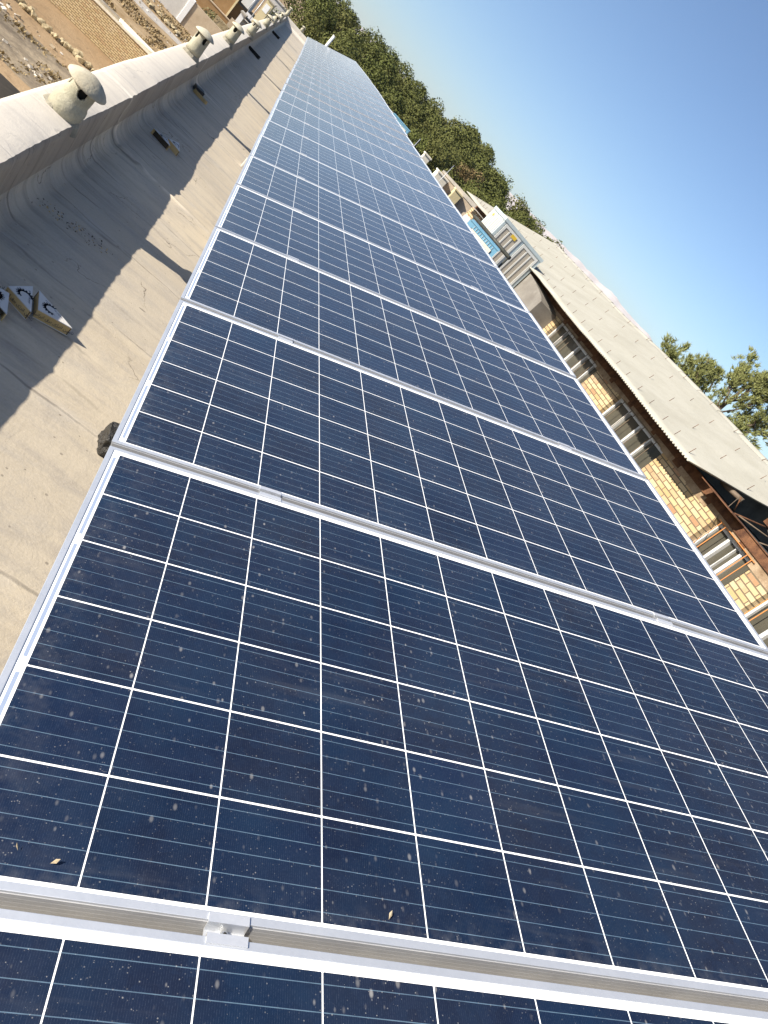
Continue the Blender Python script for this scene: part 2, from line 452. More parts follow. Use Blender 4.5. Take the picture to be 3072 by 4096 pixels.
M_['tanroof'] = pm("tan_roofing", (.36, .29, .21), (.45, .37, .28), 1.6, .9, 0, .3, 12, .12)
M_['brown'] = pm("brown_render", (.26, .155, .065), (.33, .21, .10), 1.0, .95, 0, .3, 10, .18)
M_['greywall'] = pm("grey_render", (.50, .48, .44), (.58, .56, .52), .8, .9, 0, .2, 10, .1)
M_['yellowwall'] = pm("yellow_render", (.55, .46, .26), (.62, .53, .33), .6, .9, 0, .2, 10, .1)
M_['bark'] = pm("bark", (.07, .05, .035), (.13, .10, .07), 6, .95, 0, .8, 20)
M_['stone'] = pm("yellow_stone", (.30, .24, .14), (.42, .35, .22), 5, .9, 0, .6, 18, .25)

def make_ac_pad():
    t = NT("cooler_pad")
    sp = t.n('ShaderNodeSeparateXYZ'); t.l(t.co(), sp.inputs[0])
    s = t.mth('FRACT', t.mth('MULTIPLY', sp.outputs[2], 34.0))
    ln = t.mth('LESS_THAN', s, .35)
    c = t.mix(t.noise(30, 3, .6), (.36, .32, .255), (.43, .39, .32))
    c = t.mix(t.mth('MULTIPLY', ln, .45), c, (.56, .52, .45))
    t.bump(s, .3, .006)
    return t.set(c, .8, 0, .2)
M_['pad'] = make_ac_pad()

def make_leaf(name, c1, c2, c3, sc=.5):
    t = NT(name)
    rnd = t.n('ShaderNodeObjectInfo').outputs['Random']
    c = t.mix(t.ramp(t.noise(sc * 5, 4, .6), .35, .65), c1, c2)
    c = t.mix(t.ramp(rnd, .1, 1.0), c, c3)
    t.set(c, .75, 0, .15)
    t.b.inputs['Subsurface Weight'].default_value = 0
    return t.m
M_['leaf'] = make_leaf("pine_foliage", (.058, .070, .019), (.110, .122, .032), (.098, .100, .030))
M_['leafb'] = make_leaf("brown_foliage", (.13, .095, .045), (.19, .135, .065), (.15, .11, .05))
M_['leafn'] = make_leaf("near_pine_foliage", (.135, .155, .045), (.225, .235, .085), (.18, .19, .07), 1)
M_['bush'] = make_leaf("bush_foliage", (.11, .12, .05), (.18, .17, .085), (.15, .15, .07))
M_['dryweed'] = make_leaf("dry_weed", (.24, .175, .09), (.34, .255, .14), (.22, .17, .085))

def make_glass():
    t = NT("window_glass")
    c = t.mix(t.noise(2.5, 4, .6), (.035, .035, .028), (.10, .092, .07))
    t.set(c, .12, 0, .5)
    return t.m
M_['glass'] = make_glass()

def make_ground():
    t = NT("dry_earth")
    c = t.mix(t.ramp(t.noise(.12, 6, .6), .38, .62), (.30, .205, .115), (.37, .27, .165))
    c = t.mix(t.ramp(t.noise(1.7, 6, .7), .52, .72), c, (.22, .155, .09))
    c = t.mix(t.mth('MULTIPLY', t.ramp(t.noise(14, 4, .7), .55, .75), 0.5), c, (.42, .33, .22))
    t.bump(t.noise(6, 6, .7), .6, .08)
    return t.set(c, .95, 0, .1)
M_['earth'] = make_ground()
M_['litter'] = pm("littered_soil", (.13, .105, .075), (.30, .245, .17), 1.1, .95, 0, .9, 9, .5)
M_['blackground'] = pm("black_ground", (.02, .018, .015), (.045, .038, .03), 1.1, .95)
M_['gravel'] = pm("gravel_track", (.38, .34, .29), (.50, .46, .40), 2.5, .95, 0, .5, 20, .25)
M_['road'] = pm("pale_paving", (.46, .44, .42), (.54, .52, .49), .5, .9, 0, .2, 10, .1)
M_['weedsoil'] = pm("weedy_soil", (.26, .17, .075), (.42, .31, .18), .9, .95, 0, .9, 8, .35)
M_['rock'] = pm("far_rock", (.44, .40, .385), (.52, .475, .455), .004, .95, 0, 0, fine=.2)

# ------------------------------------------------------------------ the ground
GZ = -6.9
def struct(name, bm, m, smooth=False):
    o = obj(name, bm, m, smooth=smooth)
    o['kind'] = 'structure'
    return o

def sheet(x0, x1, y0, y1, z, nx=1, ny=1):
    bm = bmesh.new()
    g = [[bm.verts.new((x0 + (x1 - x0) * i / nx, y0 + (y1 - y0) * j / ny, z)) for i in range(nx + 1)] for j in range(ny + 1)]
    for j in range(ny):
        for i in range(nx):
            bm.faces.new((g[j][i], g[j][i + 1], g[j + 1][i + 1], g[j + 1][i]))
    return bm

struct('ground', sheet(-5000, 5000, -3000, 7000, GZ), M_['earth'])

def ragged(x0, x1, y0, y1, z, seed, amp):
    """ground patch with an uneven outline"""
    bm = bmesh.new()
    a = []; b = []
    n = 60
    for i in range(n + 1):
        x = x0 + (x1 - x0) * i / n
        a.append(bm.verts.new((x, y0 + amp * noise.noise(Vector((x * .6, seed, 0))), z)))
        b.append(bm.verts.new((x, y1 + amp * noise.noise(Vector((x * .6, seed + 9, 0))), z)))
    for i in range(n):
        bm.faces.new((a[i], a[i + 1], b[i + 1], b[i]))
    return bm

D0 = CAM.y
struct('littered_ground', ragged(-30, -3, D0 + 27.2, D0 + 32.2, GZ + .004, 1.3, .8), M_['litter'])
struct('dark_ground_strip', ragged(-30, -3, D0 + 20, D0 + 26.0, GZ + .004, 4.1, .3), M_['blackground'])  # flat near-black strip laid on the ground
struct('weedy_ground', ragged(-40, -1, D0 + 42, D0 + 66, GZ + .004, 7.7, .6), M_['weedsoil'])
struct('gravel_track', ragged(-40, -1, D0 + 57.2, D0 + 59.6, GZ + .008, 2.7, .5), M_['gravel'])
struct('paved_yard', sheet(-60, 3, D0 + 93, D0 + 140, GZ + .004), M_['road'])

# ------------------------------------------------------------------ our building: roof deck, parapet, walls
RZ = -0.692
PT = -0.376
def xdrift(y):
    return -.0083 * max(0.0, y - 4.0)

def build_building():
    root = empty('flat_roofed_building', (0, 0, RZ))
    tag(root, 'long flat roofed building with dusty bitumen roofing and a low parapet under the solar panels', 'building')
    ys = []
    y = -1.5
    while y < 47.2:
        ys.append(y)
        y += .03 if 1.5 < y < 7.5 else (.06 if y < 14 else .2)
    # roof profile: from far right to the cove, then the upstand
    flat = [4.6, 3.5, 2.5, 1.6, .9, .55, .3, .15, 0, -.12, -.22, -.30, -.40, -.50, -.58, -.64, -.67]
    cove = []
    for i in range(1, 13):
        a = i / 12 * math.pi / 2
        cove.append((-.67 - .100 * math.sin(a), RZ + .10 * (1 - math.cos(a))))
    up = [(-.772, RZ + .15), (-.777, RZ + .21), (-.783, PT - .045), (-.788, PT - .012), (-.797, PT)]
    top = [(-.797, PT), (-.83, PT + .003), (-.87, PT + .005), (-.92, PT + .006), (-.97, PT + .004), (-1.01, PT + .001), (-1.035, PT - .003)]
    out = [(-1.045, PT - .02), (-1.05, PT - .06), (-1.05, PT - .4), (-1.05, GZ)]
    def seam_h(x, y):
        h = 0
        k = round((y + .05 * x - 2.2) / .88)
        d = y + .05 * x - 2.2 - k * .88
        h += (.0035 + (.006 if x < -.5 else 0)) * math.exp(-(d / .02) ** 2) + (.0022 if d > 0 else 0) * math.exp(-abs(d) / .15)
        # one raised fold
        e = y + .13 * x - 6.34
        h += (.016 + (.014 if x < -.4 else 0)) * math.exp(-(e / .04) ** 2) * (1 if x < -.02 else max(0, 1 - (x + .02) / .35))
        e2 = y + .10 * x - 10.9
        h += .012 * math.exp(-(e2 / .06) ** 2) * (1 if x < -.3 else max(0, 1 - (x + .3) / .4))
        h += .008 * noise.noise(Vector((x * 1.2, y * 1.2, 2))) + .0025 * noise.noise(Vector((x * 7, y * 7, 5)))
        return h
    bm = bmesh.new()
    rows = []
    for y in ys:
        row = []
        for x in flat:
            xx = x + (xdrift(y) if x < 0 else 0)
            row.append(bm.verts.new((xx, y, RZ + seam_h(x, y) - RZ)))
        for x, z in cove[:8]:
            h = seam_h(x, y)
            row.append(bm.verts.new((x + xdrift(y) + h * .5, y, z + h * .8 - RZ)))
        rows.append(row)
    for j in range(len(rows) - 1):
        for i in range(len(rows[0]) - 1):
            bm.faces.new((rows[j][i + 1], rows[j][i], rows[j + 1][i], rows[j + 1][i + 1])).smooth = True
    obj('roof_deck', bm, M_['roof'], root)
    # parapet with rough upper arris
    bm = bmesh.new()
    rows = []
    prof = cove[7:] + up + top + out
    for y in ys:
        row = []
        dr = xdrift(y)
        k = math.floor((y - 2.2) / .88)
        step = .008 * noise.noise(Vector((k * 3.7, 1.1, 0)))
        rag = .006 * noise.noise(Vector((y * 4.0, 3.3, 0))) + .004 * noise.noise(Vector((y * 17, 8.1, 0)))
        low = .008 * noise.noise(Vector((y * .9, 0, 4)))
        for n_, (x, z) in enumerate(prof):
            h = seam_h(x, y) if z > RZ else 0
            if n_ < 5:
                row.append(bm.verts.new((x + dr + h * .5, y, z + h * .8 - RZ)))
            else:
                q = 1.0 if PT - .1 < z else 0.0
                e = (1.0 if abs(x + .797) < .004 else .5 if abs(x + .79) < .004 else 0.0) * q
                row.append(bm.verts.new((x + dr + (rag + step) * e + h * .4 * q, y, z + q * (low + step * .5) + rag * .6 * e + h * .3 * q - RZ)))
        rows.append(row)
    for j in range(len(rows) - 1):
        for i in range(len(rows[0]) - 1):
            if i == len(cove[7:]) + len(up) - 1: continue       # the arris: both strips meet here
            f = bm.faces.new((rows[j][i + 1], rows[j][i], rows[j + 1][i], rows[j + 1][i + 1]))
            f.smooth = True
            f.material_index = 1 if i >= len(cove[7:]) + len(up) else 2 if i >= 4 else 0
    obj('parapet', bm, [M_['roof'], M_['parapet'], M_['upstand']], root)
    # end parapet across the far end of the roof
    bm = bmesh.new()
    xs = [-1.42 + (4.6 + 1.42) * i / 60 for i in range(61)]
    rows = []
    for x in xs:
        r_ = .012 * noise.noise(Vector((x * 3, 9, 0)))
        row = [bm.verts.new(p) for p in ((x, 46.55, 0.0), (x, 46.8, .03), (x, 46.93, .12), (x, 46.97, .33 + r_), (x, 47.25, .335 + r_), (x, 47.26, .1), (x, 47.26, GZ - RZ))]
        rows.append(row)
    for j in range(len(rows) - 1):
        for i in range(6):
            bm.faces.new((rows[j][i], rows[j + 1][i], rows[j + 1][i + 1], rows[j][i + 1]))
    obj('end_parapet', bm, M_['parapet'], root)
    bm = bmesh.new()
    box(bm, 4.6, 4.85, -1.5, 47.2, GZ - RZ, .12)
    obj('side_wall', bm, M_['plaster'], root)
    return root
build_building()

# ------------------------------------------------------------------ chimney vents
def build_vent(name, h=.225, r=.075, cap=.114, flare=1.20, n=96, lip=-.02):
    root = empty(name)
    # mortar foot
    bm = bmesh.new()
    lathe(bm, [(r * 1.42, -.03), (r * 1.34, -.004), (r * 1.24, .018), (r * 1.10, .040), (r * .98, .062)], 40, wob=.22, seed=h * 9)
    obj('mortar_foot', bm, M_['mortar'], root)
    # pipe with four oval smoke holes
    bm = bmesh.new()
    hz, hr, ha = h * .82, h * .15, .36
    def hole(t, z):
        for k in range(4):
            d = (t - (k * math.pi / 2 + R(-72)) + math.pi) % (2 * math.pi) - math.pi
            if (d / ha) ** 2 + ((z - hz) / hr) ** 2 < 1: return True
        return False
    prof = [(r * flare, lip), (r * flare, h * .34), (r * (flare * .7 + .3), h * .44), (r * 1.0, h * .52)]
    N_ = 36
    for i in range(N_ + 1):
        prof.append((r * (1.0 - .04 * i / N_), h * .55 + h * .45 * i / N_))
    lathe(bm, prof, n, skip=hole)
    o = obj('pipe', bm, M_['vent'], root, True)
    sm = o.modifiers.new('Solid', 'SOLIDIFY'); sm.thickness = .013; sm.offset = -1
    bm = bmesh.new()
    lathe(bm, [(r * .55, .02), (r * .55, h * .98)], 20)
    obj('flue', bm, M_['soot'], root, True)
    # shallow conical cap with a sharp rim
    bm = bmesh.new()
    c = cap
    lathe(bm, [(.0001, h - .004), (c * .5, h - .006), (c * .97, h - .013), (c, h - .011), (c * .995, h - .006), (c * .86, h + .010), (c * .62, h + .028), (c * .36, h + .040), (c * .16, h + .046), (.0001, h + .047)], 48, wob=.02, seed=h * 4)
    obj('cap', bm, M_['ventcap'], root, True)
    return root

vent_spots = [(-.885, 4.99, 0, 0), (-.945, 10.06, 1, .3), (-.945, 14.10, 1, 1.1), (-.95, 18.44, 1, .7), (-1.03, 24.9, 1, 2.0), (-1.05, 29.64, 1, .1), (-1.09, 35.3, 1, .9), (-1.2, 44.2, 2, .4), (-.25, 47.1, 1, .4)]
vent_labels = ['squat cement chimney vent with wide mushroom cap, nearest on the left parapet',
               'cement chimney vent second along the left parapet, with broken mortar foot',
               'cement chimney vent third along the left parapet',
               'cement chimney vent fourth along the left parapet',
               'cement chimney vent fifth along the left parapet',
               'cement chimney vent sixth along the left parapet',
               'cement chimney vent seventh along the left parapet, far off',
               'tall slim cement vent standing at the far corner of the parapet',
               'small cement vent standing on the end parapet against dark trees']
va = build_vent('chimney_vent'); vb = build_vent('chimney_vent', .275, .082, .118, 1.05, lip=.048); vc = build_vent('chimney_vent', .46, .085, .12, 1.05, lip=.05)
protos = [va, vb, vc]; used = [False] * 3
for (x, y, k, rz), lab in zip(vent_spots, vent_labels):
    o = protos[k] if not used[k] else copy_tree(protos[k])
    used[k] = True
    o.location = (x, y, PT - .004); o.rotation_euler = (R(4), R(7), 0) if k == 0 else (0, 0, rz)
    tag(o, lab, 'chimney vent', 'cement chimney vents along the parapet')

# ------------------------------------------------------------------ solar panels
TH = R(21.5)
ct, st = math.cos(TH), math.sin(TH)
ROT = Matrix(((ct, 0, -st), (0, 1, 0), (st, 0, ct))).to_4x4()
def lerp_tab(tab, y):
    if y <= tab[0][0]: return tab[0][1]
    for (a, va_), (b, vb_) in zip(tab, tab[1:]):
        if y <= b: return va_ + (vb_ - va_) * (y - a) / (b - a)
    return tab[-1][1]
DX = [(5, 0), (8, .012), (13, .024), (19, .042), (34, .06)]
DZ = [(9, -.003), (11, .004), (13, .022), (15, .037), (19, .072), (24, .085), (34, .075)]

def build_panel():
    root = empty('solar_panel')
    u0, u1, v0, v1 = -.0265, 1.9300, -.0155, .9750
    f = .0112
    bm = bmesh.new()
    zt, zb = .0016, -.0385
    box(bm, u0, u1, v0, v0 + f, zb, zt); box(bm, u0, u1, v1 - f, v1, zb, zt)
    box(bm, u0, u0 + f, v0 + f, v1 - f, zb, zt); box(bm, u1 - f, u1, v0 + f, v1 - f, zb, zt)
    bevel_all(bm, .0009, 2)
    fr = obj('frame', bm, M_['alu'], root)
    for q in fr.data.polygons: q.use_smooth = False
    # fluted outer webs, a hair proud of the frame
    bm = bmesh.new()
    for z0, z1 in ((-.0105, -.0030), (-.0198, -.0113), (-.0288, -.0206), (-.0378, -.0296)):
        box(bm, u0 + .002, u1 - .002, v0 - .0009, v0 + .002, z0, z1)
    box(bm, u0 + .003, u1 - .003, v0 - .0002, v0 + .002, -.0377, -.0031)
    obj('frame_web', bm, M_['alu_shaded'], root)
    bm = bmesh.new()
    box(bm, u0 + f - .001, u1 - f + .001, v0 + f - .001, v1 - f + .001, -.0065, -.0005)
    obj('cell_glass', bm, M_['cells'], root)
    bm = bmesh.new()
    box(bm, .90, 1.02, .84, .92, -.030, -.0068)
    obj('junction_box', bm, M_['pipe'], root)
    return root

def build_clamp(u):
    """mid clamp bridging the gap to the next panel, in panel coordinates"""
    g0, g1 = .9752, PV - .0157
    bm = bmesh.new()
    L = .053
    box(bm, u, u + L, g0 - .0085, g0 + .0035, .0018, .0045)
    box(bm, u, u + L, g0 + .0012, g0 + .0035, -.020, .0018)
    box(bm, u, u + L, g0 + .0035, g1 - .0035, -.020, -.0172)
    box(bm, u, u + L, g1 - .0035, g1 - .0012, -.020, .0018)
    box(bm, u, u + L, g1 - .0035, g1 + .0085, .0018, .0045)
    m = (g0 + g1) / 2
    bb = bmesh.new()
    tube(bb, (u + L * .48, m, -.0171), (u + L * .48, m, -.0145), .0066, n=20)
    tube(bb, (u + L * .48, m, -.0145), (u + L * .48, m, -.0085), .0052, .0044, n=12)
    tube(bb, (u + L * .48, m, -.0085), (u + L * .48, m, -.0078), .0026, .0026, n=6, mi=1)
    return bm, bb

ORD = ['first', 'second', 'third', 'fourth', 'fifth', 'sixth', 'seventh', 'eighth', 'ninth', 'tenth', 'eleventh', 'twelfth', 'thirteenth', 'fourteenth', 'fifteenth', 'sixteenth', 'seventeenth', 'eighteenth', 'nineteenth', 'twentieth', 'twenty-first', 'twenty-second', 'twenty-third', 'twenty-fourth', 'twenty-fifth', 'twenty-sixth', 'twenty-seventh', 'twenty-eighth', 'twenty-ninth', 'thirtieth', 'thirty-first', 'thirty-second', 'thirty-third', 'thirty-fourth']
NP = 33
protoP = build_panel()
clamps = []
for u in (.3215, 1.493):
    cb, bb = build_clamp(u)
    c_ = obj('clamp', cb, M_['clamp'], protoP)
    obj('bolt', bb, [M_['zinc'], M_['soot']], c_)
bm = bmesh.new()
box(bm, 1.702, 1.745, .9785, .9925, -.017, -.012)
obj('earthing_clip', bm, M_['clamp'], protoP)
rnd = random.Random(4)
for k in range(NP):
    o = protoP if k == 0 else copy_tree(protoP)
    y = k * PV
    j = (lambda a: rnd.uniform(-a, a)) if k > 1 else (lambda a: 0)
    mw = Matrix.Translation((lerp_tab(DX, y) + j(.002), y + j(.0012), lerp_tab(DZ, y))) @ ROT @ Matrix.Rotation(j(.0016), 4, 'Y') @ Matrix.Rotation(j(.0012), 4, 'X') @ Matrix.Rotation(j(.0012), 4, 'Z')
    o.matrix_world = mw
    if k == 0:
        lab = 'nearest blue solar panel, only its upper strip showing along the bottom edge'
    elif k == 1:
        lab = 'big blue solar panel filling the foreground, second from the camera in the row'
    elif k == NP - 1:
        lab = 'last pale solar panel at the far end of the row'
    else:
        lab = 'solar panel %s from the camera in the long row%s' % (ORD[k], ', blue and dusty' if k < 6 else ', pale with distance' if k > 10 else ', blue grey')
    tag(o, lab, 'solar panel', 'blue solar panels in one long row')

# bits of dry leaf lying on the foreground glass
for (u, v, L_, a, lab) in ((.118, 1.0335, .011, .4, 'curled dry leaf on the foreground panel near its lower left corner'),
                           (.572, 1.028, .012, 1.2, 'shrivelled dry leaf on the foreground panel just right of the near clamp'),
                           (.0775, 1.0430, .008, 2.1, 'small dry leaf scrap higher up beside the curled leaf')):
    bm = bmesh.new()
    for q in range(1):
        an = a
        e = Vector((math.cos(an), math.sin(an), 0)); g = Vector((-e.y, e.x, 0))
        p0 = bm.verts.new((0, 0, .0008)); p1 = bm.verts.new(e * L_ * .6 + g * L_ * .22 + Vector((0, 0, .004)))
        p2 = bm.verts.new(e * L_ + Vector((0, 0, .006))); p3 = bm.verts.new(e * L_ * .6 - g * L_ * .22 + Vector((0, 0, .002)))
        bm.faces.new((p0, p1, p2)); bm.faces.new((p0, p2, p3))
    lf = obj('dry_leaf', bm, M_['dryleaf'])
    lf.matrix_world = ROT @ Matrix.Translation((u, v, 0))
    tag(lf, lab, 'leaf')

# supporting frame under the row
fr = empty('mounting_frame', (0, 0, RZ))
tag(fr, 'galvanised steel frame of rails and legs carrying the solar panel row', 'frame')
for u in (.348, 1.52):
    bm = bmesh.new()
    y = -.2
    while y < 33:
        y2 = min(y + 3, 33.4)
        x = lerp_tab(DX, y); z = lerp_tab(DZ, y)
        p = Matrix.Translation((x, 0, z - RZ)) @ ROT
        x2 = lerp_tab(DX, y2); z2 = lerp_tab(DZ, y2)
        p2 = Matrix.Translation((x2, 0, z2 - RZ)) @ ROT
        vs = []
        for pm_, yy in ((p, y), (p2, y2 - .004)):
            for (a, b) in ((-.02, -.084), (.02, -.084), (.02, -.044), (-.02, -.044)):
                q = pm_ @ Vector((u + a, 0, b)); q.y = yy
                vs.append(bm.verts.new(q))
        for f in ((3, 2, 1, 0), (4, 5, 6, 7), (0, 1, 5, 4), (1, 2, 6, 5), (2, 3, 7, 6), (3, 0, 4, 7)):
            bm.faces.new([vs[i] for i in f])
        y = y2
    obj('rail', bm, M_['alu_shaded'], fr)
legY = [3.06, 6.1, 9.24, 12.3, 15.4, 18.4, 21.5, 24.6, 27.6, 30.6]
bl = bmesh.new()
box(bl, .15, .19, -.02, .02, .09, .70); box(bl, 1.62, 1.66, -.02, .02, .09, 1.24)
mm = Matrix.Translation((0, 0, .692)) @ ROT
box(bl, .08, 1.86, -.02, .02, -.126, -.086, mat=mm)
legp = None
for y in legY:
    if legp is None:
        legp = obj('leg_pair', bl, M_['steel'], fr); o = legp
    else:
        o = legp.copy(); link(o, fr)
    o.location = (lerp_tab(DX, y), y, lerp_tab(DZ, y))

# ballast blocks under the front legs
def lump_block(name, sx, sy, sz, m, seed, amp, cuts=6, bev=.02):
    bm = bmesh.new()
    box(bm, -sx / 2, sx / 2, -sy / 2, sy / 2, 0, sz)
    bevel_all(bm, bev, 2)
    bmesh.ops.subdivide_edges(bm, edges=bm.edges[:], cuts=cuts, use_grid_fill=True)
    bm.normal_update()
    for v in bm.verts:
        n = noise.noise(Vector((v.co.x * 26 + seed, v.co.y * 26, v.co.z * 26))) + .5 * noise.noise(Vector((v.co.x * 60 + seed, v.co.y * 60, v.co.z * 60)))
        if v.co.z > .004: v.co += v.normal * n * amp
    return obj(name, bm, m, None, True)
b = lump_block('ballast_block', .20, .16, .10, M_['bitumen'], 3.1, .015, 6)
b.scale = (.85, .85, .9); b.location = (.175, 3.05, RZ - .002); b.rotation_euler = (0, 0, .12)
tag(b, 'lumpy black bitumen wrapped block under the low edge of the near panels', 'block', 'ballast blocks under the panel legs')
proto = lump_block('ballast_block', .16, .16, .10, M_['concrete'], 7.4, .003, 2, .008)
first = True
for y in legY[1:]:
    o = proto if first else proto.copy()
    if not first: link(o)
    first = False
    o.location = ((.175 if abs(y - 9.24) < .01 else .27) + lerp_tab(DX, y), y, RZ - .002)
    if abs(y - 9.24) < .01:
        tag(o, 'grey concrete block sticking out under the panels where a vent shadow ends', 'block', 'ballast blocks under the panel legs')
    else:
        tag(o, 'grey concrete block hidden under the front legs farther along the row', 'block', 'ballast blocks under the panel legs')

# ------------------------------------------------------------------ triangular cardboard corner pieces
def shaped(txt):
    """Persian letters in joined presentation forms, in left-to-right drawing order"""
    F = {'ا': (0xFE8D, 0xFE8E, 0, 0), 'ب': (0xFE8F, 0xFE90, 0xFE91, 0xFE92), 'ت': (0xFE95, 0xFE96, 0xFE97, 0xFE98), 'ر': (0xFEAD, 0xFEAE, 0, 0),
         'ژ': (0xFB8A, 0xFB8B, 0, 0), 'ق': (0xFED5, 0xFED6, 0xFED7, 0xFED8), 'م': (0xFEE1, 0xFEE2, 0xFEE3, 0xFEE4), 'ن': (0xFEE5, 0xFEE6, 0xFEE7, 0xFEE8),
         'ی': (0xFBFC, 0xFBFD, 0xFBFE, 0xFBFF)}
    res = []
    for wd in txt.split(' '):
        o = []
        for i, ch in enumerate(wd):
            f = F[ch]
            prev = i > 0 and F[wd[i - 1]][2] != 0
            nxt = f[2] != 0 and i < len(wd) - 1
            c = f[3] if prev and nxt else f[2] if nxt else f[1] if prev else f[0]
            o.append(chr(c))
        res.append(''.join(o[::-1]))
    return ' '.join(res[::-1])

def text_mesh(txt, size):
    cu = bpy.data.curves.new('lettering', 'FONT')
    cu.body = txt; cu.size = size; cu.align_x = 'CENTER'; cu.align_y = 'CENTER'; cu.extrude = .0002
    o = bpy.data.objects.new('lettering', cu)
    C.objects.link(o)
    bpy.context.view_layer.update()
    me = bpy.data.meshes.new_from_object(o.evaluated_get(bpy.context.evaluated_depsgraph_get()))
    bpy.data.objects.remove(o)
    return me
WORDS = shaped('تامین انرژی برق ایرانیان')
TXT = text_mesh(WORDS, .02)

def gear_bm(r=.040):
    """three quarters of a cog ring"""
    bm = bmesh.new()
    n = 11
    def arc(a): return R(-35 + a)
    segs = 66
    pts_o = []; pts_i = []
    tot = 250
    for i in range(segs + 1):
        a = arc(tot * i / segs)
        ph = (i / segs * n) % 1.0
        ro = r * (1.0 if ph < .45 else .78)
        if i % 6 in (3, 4): ro = r * .76
        pts_o.append((ro * math.cos(a), ro * math.sin(a)))
        ri = r * (.60 - .10 * math.sin(math.pi * i / segs))
        pts_i.append((ri * math.cos(a), ri * math.sin(a)))
    for z in (0.0,):
        vo = [bm.verts.new((*p, z)) for p in pts_o]; vi = [bm.verts.new((*p, z)) for p in pts_i]
        for i in range(segs):
            bm.faces.new((vi[i], vo[i], vo[i + 1], vi[i + 1]))
    bmesh.ops.solidify(bm, geom=bm.faces[:], thickness=.0004)
    return bm

def corner_piece(pa, pb, pc, z, h, label, open_hyp=False, text_side=None, gear_rot=0.0, tilt=None):
    """pa is the right-angled corner; a folded card triangle of height h"""
    root = empty('card_corner', (*pa, z))
    A, B_, C_ = Vector((0, 0)), Vector(pb) - Vector(pa), Vector(pc) - Vector(pa)
    if B_.x * C_.y - B_.y * C_.x < 0: B_, C_ = C_, B_
    bm = bmesh.new()
    pts = [A, B_, C_]
    cen = (A + B_ + C_) / 3
    ins = [p + (cen - p) * .0 for p in pts]
    # top and bottom card sheets
    for z0, z1 in ((.0, .004), (h - .004, h)):
        prism(bm, [(p.x, p.y) for p in ins], z0, z1, 0)
    # walls on the two legs (and the long side unless open)
    def wall(p, q, mi):
        d = (q - p).normalized(); n = Vector((-d.y, d.x)) * .004
        a, b2 = p + d * .001, q - d * .001
        prism(bm, [(a.x, a.y), (b2.x, b2.y), (b2.x + n.x, b2.y + n.y), (a.x + n.x, a.y + n.y)], .0042, h - .0042, mi)
    wall(A, B_, 1); wall(C_, A, 1)
    if not open_hyp: wall(B_, C_, 2)
    obj('card_shell', bm, [M_['white_card'], M_['tan_card'], M_['dark_card']], root)
    bm = bmesh.new()
    prism(bm, [(cen.x + (p.x - cen.x) * .80, cen.y + (p.y - cen.y) * .80) for p in pts], .006, h - .006)
    obj('card_core', bm, M_['dark_card'], root)
    g = obj('cog_emblem', gear_bm(), M_['ink'], root)
    gc = A * .30 + B_ * .35 + C_ * .35
    g.location = (gc.x, gc.y, h + .0003); g.rotation_euler = (0, 0, gear_rot)
    lo = bpy.data.objects.new('small_lettering', TXT.copy()); lo.data.materials.append(M_['ink']); link(lo, root)
    d = (C_ - B_).normalized()
    mid = (B_ + C_) / 2 + (A - (B_ + C_) / 2) * .13
    lo.location = (mid.x, mid.y, h + .0003); lo.rotation_euler = (0, 0, math.atan2(d.y, d.x)); lo.scale = (.55, .55, 1)
    if text_side:
        p, q = (A, B_) if text_side == 1 else (C_, A)
        d = (q - p).normalized(); nrm = Vector((d.y, -d.x))
        mid = (p + q) / 2 + nrm * .0006
        to = bpy.data.objects.new('lettering', TXT.copy()); to.data.materials.append(M_['ink']); link(to, root)
        m4 = Matrix(((d.x, 0, nrm.x, mid.x), (d.y, 0, nrm.y, mid.y), (0, 1, 0, h * .5), (0, 0, 0, 1)))
        to.matrix_local = m4
    tag(root, label, 'card corner', 'triangular card corner pieces on the roof')
    return root
ZB = RZ + .003
corner_piece((-.359, 3.543), (-.217, 3.592), (-.404, 3.690), ZB, .046, 'triangular card corner piece with cog emblem, its tip out in the sun', text_side=1, gear_rot=R(100))
corner_piece((-.493, 3.548), (-.371, 3.489), (-.432, 3.684), ZB, .046, 'triangular card corner piece in the shade, middle one of the three by the parapet', text_side=1, gear_rot=R(40))
corner_piece((-.472, 3.534 - .03), (-.425, 3.383 - .03), (-.62, 3.455), ZB, .046, 'triangular card corner piece cut off by the left edge of the photo', open_hyp=True, gear_rot=R(-60))
corner_piece((-.521, 7.450), (-.646, 7.400), (-.469, 7.330), ZB, .055, 'triangular card piece lying open and dark side out in the shade', open_hyp=True, gear_rot=R(40))
corner_piece((-.520, 7.500), (-.440, 7.640), (-.392, 7.425), ZB, .055, 'triangular card corner piece with cog emblem leaning beside the dark open one', gear_rot=R(70), text_side=2)

def small_box(name, loc, size, rz, m, label, cat):
    bm = bmesh.new()
    box(bm, -size[0] / 2, size[0] / 2, -size[1] / 2, size[1] / 2, 0, size[2])
    box(bm, -size[0] / 2 - .002, size[0] / 2 + .002, -size[1] * .18, size[1] * .18, size[2], size[2] + .004)
    bevel_all(bm, .004, 1)
    for v in bm.verts: v.co += Vector((noise.noise(v.co * 20), noise.noise(v.co * 20 + Vector((5, 0, 0))), 0)) * .004
    o = obj(name, bm, m)
    o.location = loc; o.rotation_euler = (0, 0, rz)
    tag(o, label, cat)
    return o
small_box('tar_lump', (-.70, 10.62, RZ), (.11, .16, .06), .3, M_['bitumen'], 'small dark tar lump beside a brown stick on the shaded roof', 'tar lump')
small_box('brown_stick', (-.64, 10.45, RZ), (.19, .05, .035), -.35, M_['tan_card'], 'short brown wooden offcut on the shaded roof by a tar lump', 'wood offcut')
small_box('dark_plank', (-.71, 19.93, RZ), (.30, .12, .07), -.15, M_['soot'], 'black offcut lying halfway along the shaded roof edge', 'offcut')
